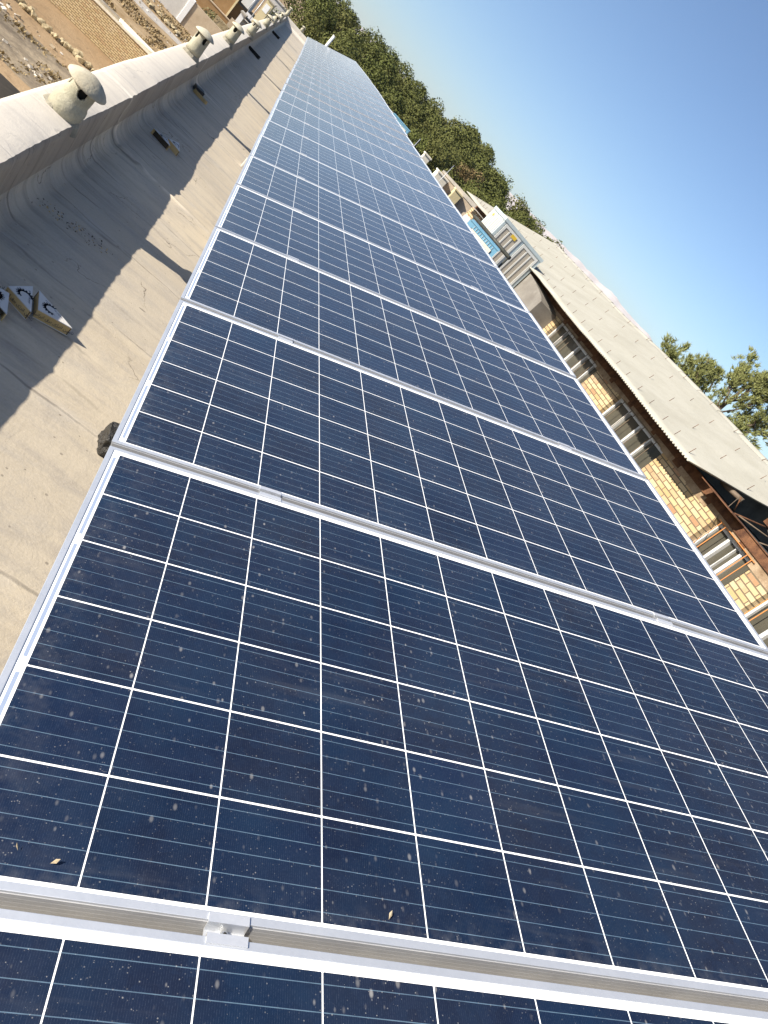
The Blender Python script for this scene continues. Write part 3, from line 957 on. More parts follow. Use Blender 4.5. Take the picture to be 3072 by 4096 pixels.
small_box('dark_plank', (-.80, 31.7, RZ), (.30, .14, .08), -.1, M_['soot'], 'farther small black offcut near the end of the shaded roof edge', 'offcut')

# leaf litter along one seam
bm = bmesh.new()
rr = random.Random(11)
for i in range(130):
    t = rr.random()
    x = -.72 + .42 * t + rr.gauss(0, .03); y = 4.60 + .07 * t + rr.gauss(0, .035) - (.06 if rr.random() < .3 else 0)
    s = rr.uniform(.0025, .008); a = rr.random() * 6.3
    z = RZ + .010 + .0028 * rr.random()
    zz = rr.uniform(.001, .007)
    vs = [bm.verts.new((x + s * math.cos(a), y + s * math.sin(a), z + zz)), bm.verts.new((x - .5 * s * math.sin(a), y + .5 * s * math.cos(a), z)), bm.verts.new((x - s * math.cos(a), y - s * math.sin(a), z)), bm.verts.new((x + .5 * s * math.sin(a), y - .5 * s * math.cos(a), z + zz))]
    bm.faces.new(vs).material_index = 0 if rr.random() < .7 else 1
tag(obj('leaf_litter', bm, [M_['bark'], M_['tan_card']]), 'thin scatter of dry leaves and dirt along a roof seam in the shade', 'leaf litter', kind='stuff')

# ------------------------------------------------------------------ old brick house across the alley
XW = 6.755            # wall face
def build_house():
    root = empty('brick_house', (XW, 10, GZ))
    tag(root, 'old buff brick house with corrugated cement roof and barred windows beside the panels', 'house')
    def put(name, bm, m, par=None, smooth=False):
        o = obj(name, bm, m, None, smooth)
        # meshes are written in world coordinates; move the origin to the parent
        o.parent = par or root
        if par is None: o.matrix_parent_inverse = Matrix.Translation((-XW, -10, -GZ))
        return o
    zb, zt = GZ, .640
    wz0, wz1 = -.85, .605
    wins = [(5.05, 6.30, .55), (6.70, 7.664, .615), (9.33, 11.23, .60), (12.28, 14.77, .61)]
    bm = bmesh.new()
    box(bm, XW, XW + .3, 3.0, 25.2, zb, wz0)
    ye = [3.0]
    for a, b_, t in wins: ye += [a, b_]
    ye.append(25.2)
    for i in range(0, len(ye), 2):
        box(bm, XW, XW + .3, ye[i], ye[i + 1], wz0, zt)
    obj_w = put('wall', bm, M_['brick'])
    # crumbling plaster and a rough lintel band over the windows
    bm = bmesh.new()
    y = 3.0
    rr = random.Random(5)
    while y < 15.9:
        L = rr.uniform(.25, .6)
        inwin = None
        for a, b_, t in wins:
            if a - .02 < y < b_ + .02: inwin = t
        z0 = (inwin if inwin else .56) + rr.uniform(-.004, .03)
        if inwin: z0 = inwin + .004
        box(bm, XW - rr.uniform(.003, .012), XW + .29, y + .001, min(y + L, 15.9), z0, .672)
        y += L + .002
    put('lintel', bm, M_['lintel'])
    # rusty steel edge beam
    bm = bmesh.new()
    box(bm, XW - .035, XW + .10, 3.0, 24.9, .672, .684); box(bm, XW - .035, XW + .10, 3.0, 24.9, .788, .800); box(bm, XW - .012, XW + .02, 3.0, 24.9, .684, .788)
    box(bm, XW - .34, XW - .036, 7.25, 8.05, .786, .797)  # thin ledge added to cast shade on the wall past the roof end
    for q in range(9):
        yy = 7 + q * .93
        box(bm, XW - .012, XW + .01, yy, yy + .1 + .1 * rr.random(), .61 + .02 * rr.random(), .671)
    put('edge_beam', bm, M_['rust'])
    # attic floor slab and dark gable
    bm = bmesh.new()
    box(bm, XW + .10, XW + 6.0, 3.0, 24.6, .68, .79)
    tri = [(XW + .06, .80), (XW + 2.67, 1.57), (XW + 5.3, .80)]
    ga = [bm.verts.new((x, 9.35, z)) for x, z in tri]; gb = [bm.verts.new((x, 9.45, z)) for x, z in tri]
    bm.faces.new(ga); bm.faces.new(gb[::-1])
    for i in range(3): bm.faces.new((ga[i], gb[i], gb[(i + 1) % 3], ga[(i + 1) % 3]))
    put('attic', bm, M_['attic'])
    bm = bmesh.new()
    def rod(a, b_, r=.012, mi=0): tube(bm, a, b_, r * .75, n=6, mi=mi)
    rod((XW - .05, 7.62, .55), (XW + .12, 7.86, .98), .006)
    rod((XW - .05, 7.62, .55), (XW - .10, 7.40, .16), .006)
    rod((XW + .18, 7.9, .99), (XW + .30, 7.9, .82), .012, 1)
    rod((XW + .30, 7.86, .80), (XW + .78, 7.80, .99), .016, 1)
    rod((XW + .78, 7.80, .99), (XW + 1.05, 7.4, .75), .010)
    rod((XW + .36, 7.84, .82), (XW + 1.4, 7.7, 1.02), .012)
    rod((XW + .7, 7.6, .80), (XW + 1.2, 7.6, 1.0), .012)
    tube(bm, (XW + .30, 7.95, .97), (XW + .15, 8.3, .93), .034, .034, n=16, mi=0)
    tube(bm, (XW + .299, 7.945, .9701), (XW + .297, 7.951, .9700), .027, .027, n=16, mi=3)
    for k, (dy, dz) in enumerate(((0, 0),)):
        box(bm, XW + .72, XW + .86, 7.76, 7.88, 1.0, 1.09, 1)
    put('truss', bm, [M_['darkbar'], M_['rust'], M_['lintel'], M_['soot']])
    # roof: corrugated cement sheets on both slopes
    CX = CAM.x
    xe, xr = CX + 6.374, CX + 9.67
    ridge_t = [(8.2, 1.665), (10.74, 1.678), (12.9, 1.722), (15.5, 1.742), (17.9, 1.715), (21.4, 1.765), (25.7, 1.81)]
    y0, y1 = 8.10, 24.7
    per = .0745
    ns = int((y1 - y0) / per * 6)
    bm = bmesh.new()
    nx = 14
    prev = None
    for i in range(ns + 1):
        y = y0 + (y1 - y0) * i / ns
        c = .0115 * math.cos(2 * math.pi * (y - y0) / per)
        zr = lerp_tab(ridge_t, y)
        sag = .012 * math.sin(y * 2.1) + .008 * math.sin(y * 5.3 + 1)
        zl = .800 + .012 * math.sin(y * 1.3) + .006 * noise.noise(Vector((y * 2, 0, 0)))
        row = []
        for j in range(nx + 1):
            t = j / nx
            lapst = .007 * (1 - ((t * 2.6) % 1.0))
            x = xe + (xr - xe) * t + (.035 * noise.noise(Vector((math.floor((y - y0) / .92) * 1.7, 3, 0))) if j == 0 else 0)
            z = zl + (zr - zl) * t + c + sag * t * .6 + lapst - .014 * math.sin(math.pi * t) * math.sin(y * .8)
            row.append(bm.verts.new((x, y, z)))
        for j in range(1, nx + 1):
            t = j / nx
            x = xr + (xr - xe) * t
            row.append(bm.verts.new((x, y, zr + (zl - zr) * t + c)))
        if prev:
            for j in range(len(row) - 1):
                bm.faces.new((prev[j], prev[j + 1], row[j + 1], row[j])).smooth = True
        prev = row
    ro = put('roof', bm, M_['asbestos'])
    so = ro.modifiers.new('Solid', 'SOLIDIFY'); so.thickness = .008; so.offset = -1
    # ridge cap
    bm = bmesh.new()
    y = y0
    while y < y1 - .2:
        y2 = min(y + .9, y1)
        za, zb_ = lerp_tab(ridge_t, y) + .022 + .006 * rr.random(), lerp_tab(ridge_t, y2) + .022 + .006 * rr.random()
        pr = [(-.13, -.055), (-.05, .005), (0, .022), (.05, .005), (.13, -.055)]
        a = [bm.verts.new((xr + p, y, za + q)) for p, q in pr]; b2 = [bm.verts.new((xr + p, y2 + .03, zb_ + q - .008)) for p, q in pr]
        for i in range(4): bm.faces.new((a[i], a[i + 1], b2[i + 1], b2[i])).smooth = True
        y = y2
    rc = put('ridge_cap', bm, M_['asbestos'], ro)
    # hooks in rows
    bm = bmesh.new()
    for t, sp_ in ((.075, .46), (.37, .9), (.66, .9), (.93, 1.1)):
        y = y0 + .2 + rr.random() * .3
        while y < y1:
            zr = lerp_tab(ridge_t, y); zl = .8
            x = xe + (xr - xe) * (t + rr.uniform(-.008, .008)); z = zl + (zr - zl) * t
            tube(bm, (x, y, z - .01), (x + .008, y - .012, z + .095), .0048, .0040, n=5)
            y += sp_ * rr.uniform(.9, 1.12)
    hk = put('roof_hooks', bm, M_['rust'], ro)
    hk['kind'] = 'stuff'
    # windows
    def window(a, b_, top, posts, bars, barmat, glassx=.10):
        wroot = bpy.data.objects.new('window', None); link(wroot, root)
        wroot.matrix_parent_inverse = Matrix.Translation((-XW, -10, -GZ))
        wroot.location = (XW, b_, wz0)
        def putw(name, bm, m):
            o = obj(name, bm, m); o.parent = wroot
            o.matrix_parent_inverse = Matrix.Translation((-XW, -b_, -wz0))
            return o
        bm = bmesh.new()
        x0 = XW + glassx
        fw = .045
        box(bm, x0 - .03, x0 + .03, a + .002, a + fw, wz0, top - fw); box(bm, x0 - .03, x0 + .03, b_ - fw, b_ - .002, wz0, top - fw)
        box(bm, x0 - .03, x0 + .03, a + .002, b_ - .002, top - fw + .001, top - .001)
        for (p, wd, px) in posts:
            box(bm, x0 - .035 - px, x0 + .025, p - wd / 2, p + wd / 2, wz0, top - fw - .002)
        box(bm, x0 - .025, x0 + .02, a + fw + .001, b_ - fw - .001, -.30, -.26)
        putw('frame', bm, M_['wframe'])
        bm = bmesh.new()
        box(bm, x0 + .004, x0 + .010, a + .005, b_ - .005, wz0, top - .005)
        putw('pane', bm, M_['glass'])
        if bars:
            bm = bmesh.new()
            for p in bars: tube(bm, (XW - .028, p, wz0), (XW - .028, p, top + .015), .0065, n=6)
            box(bm, XW - .034, XW - .022, min(bars) - .06, max(bars) + .06, top + .012, top + .022)
            box(bm, XW - .034, XW - .022, min(bars) - .06, max(bars) + .06, -.35, -.34)
            putw('window_bars', bm, barmat)
    window(5.05, 6.30, .55, [(5.93, .05, .01), (5.55, .04, 0)], [6.2, 6.09, 5.45, 5.35], M_['rustpaint'], .12)
    window(6.70, 7.664, .615, [(7.33, .045, .012), (7.03, .05, .012), (7.16, .014, .0)], [7.52, 7.42, 6.875, 6.775], M_['rustpaint'], .13)
    window(9.33, 11.23, .60, [(10.74, .045, .008), (10.27, .05, .008), (9.86, .04, .0)], [10.92, 10.60, 10.46, 10.05, 9.75, 9.58], M_['darkbar'], .11)
    window(12.28, 14.77, .61, [(14.30, .04, .008), (13.50, .06, .012), (13.03, .05, .012), (12.62, .03, .0)], [14.60, 14.42, 14.10, 13.92, 13.74, 12.9, 12.72, 12.50], M_['darkbar'], .11)
    # dark pulled-back shutter next to the far window
    return root
build_house()

# ------------------------------------------------------------------ evaporative coolers
def build_big_cooler():
    sx, sy, sz = 1.24, 1.15, 1.15
    root = empty('evaporative_cooler', (CAM.x + 5.24, 16.5, -.035))
    tag(root, 'large pale evaporative cooler with louvred pads standing by the brick house eave', 'cooler')
    bm = bmesh.new()
    box(bm, .02, sx - .02, .02, sy - .02, .02, sz - .02)
    p = .06
    for x in (0, sx - p):
        for y in (0, sy - p): box(bm, x, x + p, y, y + p, 0, sz - .07)
    box(bm, -.015, sx + .015, -.015, sy + .015, sz - .069, sz)
    box(bm, 0, sx, 0, .05, .0, .10) if False else None
    box(bm, sx / 2 - .035, sx / 2 + .035, .001, .019, 0, sz - .07)
    box(bm, .001, .019, sy / 2 - .035, sy / 2 + .035, 0, sz - .07)
    obj('body', bm, M_['cool_body'], root)
    def pad(x0, x1, side):
        fb = bmesh.new(); pb = bmesh.new()
        z0, z1 = .09, sz - .085
        L = x1 - x0
        t_ = .055
        def bx(bmm, a, b_, c, d, e0, e1):
            if side == 0: box(bmm, a, b_, -e1, -e0, c, d)
            else: box(bmm, -e1, -e0, a, b_, c, d)
        bx(fb, x0, x1, z0, z0 + t_, -.019, .012); bx(fb, x0, x1, z1 - t_, z1, -.019, .012)
        n = 3
        wd = .030
        cell = (L - 2 * t_ - (n - 1) * wd) / n
        xs = [x0]
        bx(fb, x0, x0 + t_, z0 + t_, z1 - t_, -.019, .012); bx(fb, x1 - t_, x1, z0 + t_, z1 - t_, -.019, .012)
        for i in range(n):
            a = x0 + t_ + i * (cell + wd)
            bx(pb, a, a + cell, z0 + t_, z1 - t_, -.018, .0015)
            if i < n - 1: bx(fb, a + cell, a + cell + wd, z0 + t_, z1 - t_, -.019, .010)
        f = obj('pad_frame', fb, M_['cool_frame'], root)
        obj('louvre_pad', pb, M_['pad'], f)
    pad(.075, sx / 2 - .045, 0); pad(sx / 2 + .045, sx - .075, 0)
    pad(.075, sy / 2 - .045, 1); pad(sy / 2 + .045, sy - .075, 1)
    bm = bmesh.new()
    box(bm, .33, .47, -.016, -.0125, sz - .20, sz - .125)
    box(bm, -.016, -.0125, .82, .89, sz - .19, sz - .13)
    obj('sticker', bm, M_['yellow'], root)
    bm = bmesh.new()
    # duct into the house wall
    pr = [(-1.50, .32), (-1.50, .60), (-1.35, .66), (-1.0, .72), (-.6, .77), (-.2, .80), (.0, .80), (.0, .32)]
    a = [bm.verts.new((sx + .03, y, z - .55)) for y, z in pr]; b_ = [bm.verts.new((XW - CAM.x - 5.24 - .002, y, z - .50 if z > .5 else z - .55)) for y, z in pr]
    # extend the duct down to its mouth
    bm.faces.new(a); bm.faces.new(b_[::-1])
    for i in range(len(pr)): bm.faces.new((a[i], b_[i], b_[(i + 1) % len(pr)], a[(i + 1) % len(pr)]))
    bmesh.ops.recalc_face_normals(bm, faces=bm.faces[:])
    bm.free()
    bm = bmesh.new()
    pr = [(-1.50, -.2), (-1.50, .60), (-1.35, .655), (-1.0, .70), (-.6, .74), (-.2, .765), (-.02, .77), (-.02, -.2)]
    a = [bm.verts.new((sx + .02, y, z + .0)) for y, z in pr]; b_ = [bm.verts.new((XW - CAM.x - 5.24 - .002, y, z)) for y, z in pr]
    bm.faces.new(a); bm.faces.new(b_[::-1])
    for i in range(len(pr)): bm.faces.new((a[i], b_[i], b_[(i + 1) % len(pr)], a[(i + 1) % len(pr)]))
    bmesh.ops.recalc_face_normals(bm, faces=bm.faces[:])
    obj('duct', bm, M_['duct'], root)
    bm = bmesh.new()
    for x in (.05, sx - .09):
        for y in (.05, sy - .09): box(bm, x, x + .04, y, y + .04, GZ + .035, -.05)
    box(bm, .0, sx, .0, sy, -.05, -.002)
    obj('stand', bm, M_['rust'], root)
    return root
build_big_cooler()

def build_blue_cooler(loc, rz, L, Hh, label):
    root = empty('evaporative_cooler', loc, rz)
    W_ = .75
    bm = bmesh.new()
    box(bm, 0, L, 0, W_, .45, Hh - .03)
    box(bm, -.012, L + .012, -.03, W_ + .015, Hh - .029, Hh)
    box(bm, -.03, .07, -.02, -.001, .45, Hh - .031)
    box(bm, L - .07, L + .004, -.02, -.001, .45, Hh - .031)
    box(bm, .071, L - .071, -.02, -.001, Hh - .098, Hh - .031)
    obj('body', bm, M_['blue'], root)
    bm = bmesh.new()
    n = 10
    for i in range(n):
        x = .10 + (L - .20) * i / (n - 1)
        box(bm, x, x + .008, -.028, -.021, Hh - .088, Hh - .040)
    obj('louvre_tabs', bm, M_['cool_body'], root)
    bm = bmesh.new()
    box(bm, .085, L - .085, -.04, -.002, Hh - .180, Hh - .101)
    box(bm, .085, L - .085, -.026, -.002, .5, Hh - .185)
    obj('pad_panel', bm, M_['cream'], root)
    bm = bmesh.new()
    box(bm, -.15, -.032, -.02, .35, Hh - .42, Hh - .05)
    box(bm, -.14, -.042, -.01, .34, Hh - .049, Hh - .03)
    obj('water_box', bm, M_['white'], root)
    bm = bmesh.new()
    for x in (.03, L - .07):
        for y in (.03, W_ - .07): box(bm, x, x + .04, y, y + .04, 0, .449)
    obj('stand', bm, M_['steel'], root)
    tag(root, label, 'cooler')
    return root
def at(az, el, dist):
    a, e = R(az), R(el)
    return CAM + Vector((math.sin(a) * dist, math.cos(a) * dist, math.tan(e) * dist))
p = at(16.5, -1.14, 12.9)
build_blue_cooler((p.x, p.y, RZ), R(-19), .64, p.z - RZ, 'faded blue evaporative cooler with cream pad half hidden behind the panel row')
p = at(7.65, -.47, 28.5)
build_blue_cooler((p.x, p.y, RZ), R(-12), .74, p.z - RZ, 'small blue evaporative cooler far along the row against the trees')
bm = bmesh.new()
a, b_ = at(16.4, -.93, 14.4), at(20.3, -.98, 13.6)
tube(bm, a, b_, .035, n=10)
for t in (0.02, .98):
    q = a.lerp(b_, t); tube(bm, q, (q.x, q.y, RZ), .02, n=6)
tag(obj('water_pipe', bm, M_['pipe']), 'dark lagged pipe running behind the faded blue cooler', 'pipe')

# ------------------------------------------------------------------ things beyond the panel edge
root = empty('tan_annex', (9, 38, GZ))
tag(root, 'low tan walled annex with a coping line beyond the blue cooler', 'building')
bm = bmesh.new()
pA, pB = at(12.6, -.62, 33), at(17.75, -.40, 33)
def wall_between(bm, p, q, t, z0, z1, mi=0):
    d = Vector((q.x - p.x, q.y - p.y, 0)).normalized(); n = Vector((-d.y, d.x, 0)) * t
    vs = []
    for pt in (p, q):
        pass
    lo = [Vector((p.x, p.y, z0)), Vector((q.x, q.y, z0)), Vector((q.x, q.y, z0)) + n, Vector((p.x, p.y, z0)) + n]
    hi = [Vector((p.x, p.y, z1 + p.z)), Vector((q.x, q.y, z1 + q.z)), Vector((q.x, q.y, z1 + q.z)) + n, Vector((p.x, p.y, z1 + p.z)) + n]
    v = [bm.verts.new(x) for x in lo + hi]
    for f in ((3, 2, 1, 0), (4, 5, 6, 7), (0, 1, 5, 4), (1, 2, 6, 5), (2, 3, 7, 6), (3, 0, 4, 7)):
        bm.faces.new([v[i] for i in f]).material_index = mi
wall_between(bm, pA, pB, 4.0, GZ, 0)
o = obj('wall', bm, M_['tanroof']); o.parent = root; o.matrix_parent_inverse = Matrix.Translation((-9, -38, -GZ))
bm = bmesh.new()
wall_between(bm, pA + Vector((0, -.03, 0)), pB + Vector((0, -.03, 0)), .3, .2, .09)
bm2 = bmesh.new()
for v in bm.verts:
    if v.co.z < .3: v.co.z = pA.z
o = obj('coping', bm, M_['plaster']); o.parent = root; o.matrix_parent_inverse = Matrix.Translation((-9, -38, -GZ))
bm2.free()
def rooftop_box(p, w_, d, h, m, name, label, cat):
    bm = bmesh.new()
    box(bm, 0, w_, 0, d, GZ - p.z + h, h)
    box(bm, -.03, w_ + .03, -.03, d + .03, h + .001, h + .07)
    bevel_all(bm, .01, 1)
    o = obj(name, bm, m); o.location = (p.x, p.y, p.z - h)
    tag(o, label, cat); return o
p = at(12.45, -.82, 32.4)
rooftop_box(p, .55, .6, .5, M_['cream'], 'stair_head', 'sunlit cream block at the near end of the tan annex', 'rooftop block')
p = at(14.15, -.75, 32.6)
rooftop_box(p, .40, .3, .4, M_['yellowwall'], 'brick_pier', 'small yellow pier on the front of the tan annex', 'pier')
p = at(10.95, -.72, 31.0)
rooftop_box(p, .30, .3, .35, M_['cream'], 'chimney_block', 'little pink cream chimney just above the panel edge', 'chimney')
def antenna(p, h, label, bars=2):
    bm = bmesh.new()
    tube(bm, (0, 0, -1.2), (0, 0, h), .012, n=6)
    for k in range(bars):
        z = h * (.35 + .3 * k); tube(bm, (-.09, 0, z), (.09, .05, z), .008, n=5)
    o = obj('antenna_pole', bm, M_['steel']); o.location = p
    tag(o, label, 'antenna'); return o
antenna(at(12.92, -.78, 32), .58, 'thin grey antenna pole rising beside the cream rooftop block', 1)
antenna(at(10.05, -1.0, 27), .33, 'short thin antenna pole just above the panel edge', 0)
# small vent on our roof seen over the panels
o = copy_tree(vb); p = at(9.55, -.95, 25)
o.location = (p.x, p.y, p.z - .3); o.rotation_euler = (0, 0, 1)
tag(o, 'pale vent cap peeping over the panel edge right of the small blue cooler', 'chimney vent', 'cement chimney vents along the parapet')
bm = bmesh.new(); lathe(bm, [(.09, RZ - p.z + .3 + .0), (.09, .05)], 16)
ex = obj('vent_shaft', bm, M_['vent'], o, True)
# white pole end behind the far end of the row
bm = bmesh.new()
a = at(1.69, -1.05, 38)
tube(bm, (a.x, a.y, RZ), (a.x, a.y, CAM.z - math.tan(R(.21)) * 38), .06, n=14)
tube(bm, (a.x, a.y, CAM.z - math.tan(R(.21)) * 38), (a.x, a.y, CAM.z - math.tan(R(.21)) * 38 + .02), .066, n=14)
tag(obj('white_pole', bm, M_['white'], None, True), 'short white pole standing behind the far end of the panel row', 'pole')

# ------------------------------------------------------------------ left side: wall, stones, yard
def wroot(name, loc, label, cat, group=None):
    o = empty(name, loc); tag(o, label, cat, group); return o
def child_at(name, bm, m, root, smooth=False):
    o = obj(name, bm, m, None, smooth); o.parent = root
    o.matrix_parent_inverse = Matrix.Translation(-Vector(root.location)); return o

yb = D0 + 38.8
r_ = wroot('brick_wall', (-8, yb, GZ), 'sunlit yellow brick wall with round pale coping below the parapet', 'wall')
bm = bmesh.new(); box(bm, -40, -1.9, yb, yb + .22, GZ, GZ + 1.34)
child_at('wall', bm, M_['brickw'], r_)
bm = bmesh.new(); box(bm, -40, -1.88, yb - .04, yb + .26, GZ + 1.341, GZ + 1.43)
x = -40
rr = random.Random(8)
while x < -2:
    x2 = min(x + 3.4, -1.9)
    tube(bm, (x, yb + .10, GZ + 1.50), (x2 - .02, yb + .10, GZ + 1.50), .085, n=14)
    x = x2
child_at('coping', bm, M_['cream'], r_)

sproto = []
for s in range(6):
    bm = bmesh.new()
    bmesh.ops.create_icosphere(bm, subdivisions=2, radius=.16)
    for v in bm.verts:
        v.co *= 1 + .75 * noise.noise(v.co * 7 + Vector((s * 5, 0, 0)))
        v.co.z *= .75
    o = obj('boulder', bm, M_['stone']); sproto.append([o, False])
rr = random.Random(21)
n_st = 0
x = -13.0
while x < -4.4:
    for rowk in range(2 if rr.random() < .55 else 1):
        pr = sproto[rr.randrange(6)]
        o = pr[0] if not pr[1] else pr[0].copy()
        if pr[1]: link(o)
        pr[1] = True
        o.location = (x + rr.uniform(-.05, .05), D0 + 34.4 + rr.uniform(-.12, .12) + .32 * rowk + .03 * (x + 8), GZ + .07)
        o.rotation_euler = (rr.uniform(-.5, .5), rr.uniform(-.5, .5), rr.random() * 6)
        s = rr.uniform(.55, 1.05); o.scale = (s * 1.1, s, s)
        tag(o, 'rough yellow stone in the row of stones across the bare earth', 'stone', 'row of yellow stones on the earth')
        n_st += 1
    x += rr.uniform(.17, .30)

# weeds and rubble as uncountable stuff
def weeds(name, x0, x1, y0, y1, n, seed, hmax, m, label, keep=None):
    bm = bmesh.new(); r2 = random.Random(seed)
    for i in range(n):
        x, y = r2.uniform(x0, x1), r2.uniform(y0, y1)
        d = noise.noise(Vector((x * .5, y * .5, seed)))
        if d < -.05 or (keep and not keep(x, y)): continue
        for b in range(5):
            a = r2.random() * 6.28; h = hmax * r2.uniform(.3, 1) * (.6 + d); w_ = .05 * r2.uniform(.5, 1.4)
            ox, oy = x + r2.uniform(-.15, .15), y + r2.uniform(-.15, .15)
            lx, ly = math.cos(a) * h * .6, math.sin(a) * h * .6
            v = [bm.verts.new((ox - w_ * math.sin(a), oy + w_ * math.cos(a), GZ)), bm.verts.new((ox + w_ * math.sin(a), oy - w_ * math.cos(a), GZ)), bm.verts.new((ox + lx, oy + ly, GZ + h))]
            bm.faces.new(v)
    o = obj(name, bm, m); tag(o, label, 'weeds', kind='stuff'); return o
weeds('dry_weeds', -16, -2.5, D0 + 43, D0 + 56.5, 3400, 3, .24, M_['dryweed'], 'dry brown weeds behind the yellow brick wall')
weeds('dry_weeds', -18, -3, D0 + 60, D0 + 66, 1100, 5, .22, M_['dryweed'], 'dry weeds strip between the gravel track and the yard wall')
weeds('dry_weeds', -14, -4, D0 + 27, D0 + 32, 520, 9, .16, M_['dryweed'], 'sparse dry weeds on the littered dark soil')
def rubble(name, x0, x1, y0, y1, n, seed, smax, m, label):
    bm = bmesh.new(); r2 = random.Random(seed)
    for i in range(n):
        x, y = r2.uniform(x0, x1), r2.uniform(y0, y1)
        if noise.noise(Vector((x * .4, y * .4, seed))) < -.02: continue
        s = smax * r2.uniform(.25, 1) ** 1.5
        mt = Matrix.Translation((x, y, GZ + s * .2)) @ Matrix.Rotation(r2.random() * 6, 4, 'Z') @ Matrix.Rotation(r2.uniform(-.6, .6), 4, 'X')
        box(bm, -s, s, -s * .7, s * .7, -s * .5, s * .5, r2.randrange(2), mt)
    o = obj(name, bm, m); tag(o, label, 'rubble', kind='stuff'); return o
rubble('rubble', -16, -2.5, D0 + 42, D0 + 66, 900, 2, .085, [M_['stone'], M_['concrete']], 'scattered stones and broken blocks on the weedy ground')
rubble('rubble', -14, -3.5, D0 + 27, D0 + 33.2, 500, 6, .10, [M_['litter'], M_['concrete']], 'bits of litter and stones on the dark soil below the parapet')
# kerb blocks along the track: larger pale stones
for i, (xx, yy) in enumerate(((-8.6, 60.9), (-8.2, 60.7), (-7.6, 60.8), (-6.9, 60.6), (-6.5, 60.9), (-6.1, 60.6))):
    pr = sproto[i]
    o = pr[0].copy(); link(o); o.location = (xx, D0 + yy, GZ + .1); o.scale = (1.7, 1.3, 1.2); o.rotation_euler = (0, 0, i)
    tag(o, 'pale loose block beside the gravel track in front of the yard wall', 'stone', 'loose blocks beside the gravel track')

yb = D0 + 66.4
r_ = wroot('yard_wall', (-8, yb, GZ), 'long plastered yard wall, grey left of a white post and tan right of it', 'wall')
bm = bmesh.new(); box(bm, -60, -7.25, yb, yb + .25, GZ, GZ + 1.80)
child_at('grey_wall', bm, M_['greywall'], r_)
bm = bmesh.new(); box(bm, -6.83, .6, yb, yb + .25, GZ, GZ + 1.80)
child_at('tan_wall', bm, M_['tan'], r_)
bm = bmesh.new(); box(bm, -7.24, -6.84, yb - .08, yb + .3, GZ, GZ + 1.90); bevel_all(bm, .02)
child_at('gate_post', bm, M_['white'], r_)

def tree_bush(loc, r, seed, label):
    bm = bmesh.new(); r2 = random.Random(seed)
    for i in range(500):
        d = Vector((r2.gauss(0, 1), r2.gauss(0, 1), abs(r2.gauss(0, 1)))).normalized() * r * (r2.random() ** .4)
        d.z *= .8
        s = r2.uniform(.05, .13); q = Vector((r2.gauss(0, 1), r2.gauss(0, 1), r2.gauss(0, 1))).normalized(); e = q.orthogonal().normalized() * s; g = q.cross(e)
        bm.faces.new([bm.verts.new(d + e), bm.verts.new(d + g), bm.verts.new(d - e)])
    o = obj('shrub', bm, M_['bush']); o.location = loc; tag(o, label, 'shrub', 'shrubs behind the yard wall')
def gp(az, el): return at(az, el, (CAM.z - GZ) / math.tan(R(-el)))
p = gp(-4.45, -5.25); tree_bush((p.x, p.y, GZ), 1.2, 3, 'grey green shrub behind the tan yard wall, left of the rubble stone wall')
p = gp(-5.0, -4.75); tree_bush((p.x, p.y, GZ), 1.4, 7, 'grey green shrub in front of the brown house wall')

# low rubble-stone wall
p = gp(-3.85, -5.35)
r_ = wroot('rubble_wall', (p.x, p.y, GZ), 'low beige rubble stone wall beside the brown house', 'wall')
bm = bmesh.new()
r2 = random.Random(12)
box(bm, p.x - .7, p.x + 1.0, p.y + .1, p.y + .45, GZ, GZ + .95)
for i in range(190):
    s = r2.uniform(.05, .10)
    mt = Matrix.Translation((p.x + r2.uniform(-.65, .95), p.y + .08, GZ + r2.uniform(.03, .92))) @ Matrix.Rotation(r2.random(), 4, 'Y')
    box(bm, -s, s, -s * .5, s * .5, -s * .7, s * .7, 0, mt)
child_at('stonework', bm, M_['stone'], r_)

# brown house
def block(bm, azl, azr, el_base, el_top, depth, mi=0, dist=None):
    d = dist if dist else (CAM.z - GZ) / math.tan(R(-el_base))
    xl, xr = CAM.x + math.tan(R(azl)) * d, CAM.x + math.tan(R(azr)) * d
    zt = CAM.z + math.tan(R(el_top)) * d
    box(bm, xl, xr, CAM.y + d, CAM.y + d + depth, GZ, zt, mi)
    return xl, xr, CAM.y + d, zt
r_ = wroot('brown_house', (-6, 90, GZ), 'brown rendered house with pale coping beyond the yard wall', 'house')
bm = bmesh.new()
xl, xr, yy, zt = block(bm, -7.5, -3.2, -5.1, -4.42, .4)
child_at('front_wall', bm, M_['brown'], r_)
bm = bmesh.new(); box(bm, xl, xr + .03, yy - .05, yy + .45, zt + .001, zt + .09)
child_at('coping', bm, M_['tan'], r_)
bm = bmesh.new()
xl2, xr2, yy2, zt2 = block(bm, -7.8, -3.95, -4.8, -2.6, 6, dist=93)
child_at('main_block', bm, M_['brown'], r_)
bm = bmesh.new(); box(bm, xr2 - .02, xr2 + .16, yy2 - .06, yy2 + .1, GZ, zt2 + .1); box(bm, xl2, xr2 - .021, yy2 - .06, yy2 + .3, zt2 + .001, zt2 + .1)
box(bm, xl2 + 3.3, xl2 + 4.1, yy2 - .05, yy2 - .002, GZ + 1.1, GZ + 2.4)
child_at('trim', bm, M_['yellowwall'], r_)
bm = bmesh.new()
xl3, xr3, yy3, zt3 = block(bm, -3.93, -3.28, -4.8, -3.25, 5, dist=95)
child_at('side_block', bm, M_['brown'], r_)
bm = bmesh.new(); block(bm, -3.6, -3.2, -5, -4.15, .4, dist=84)
child_at('orange_wall', bm, M_['tan'], r_)
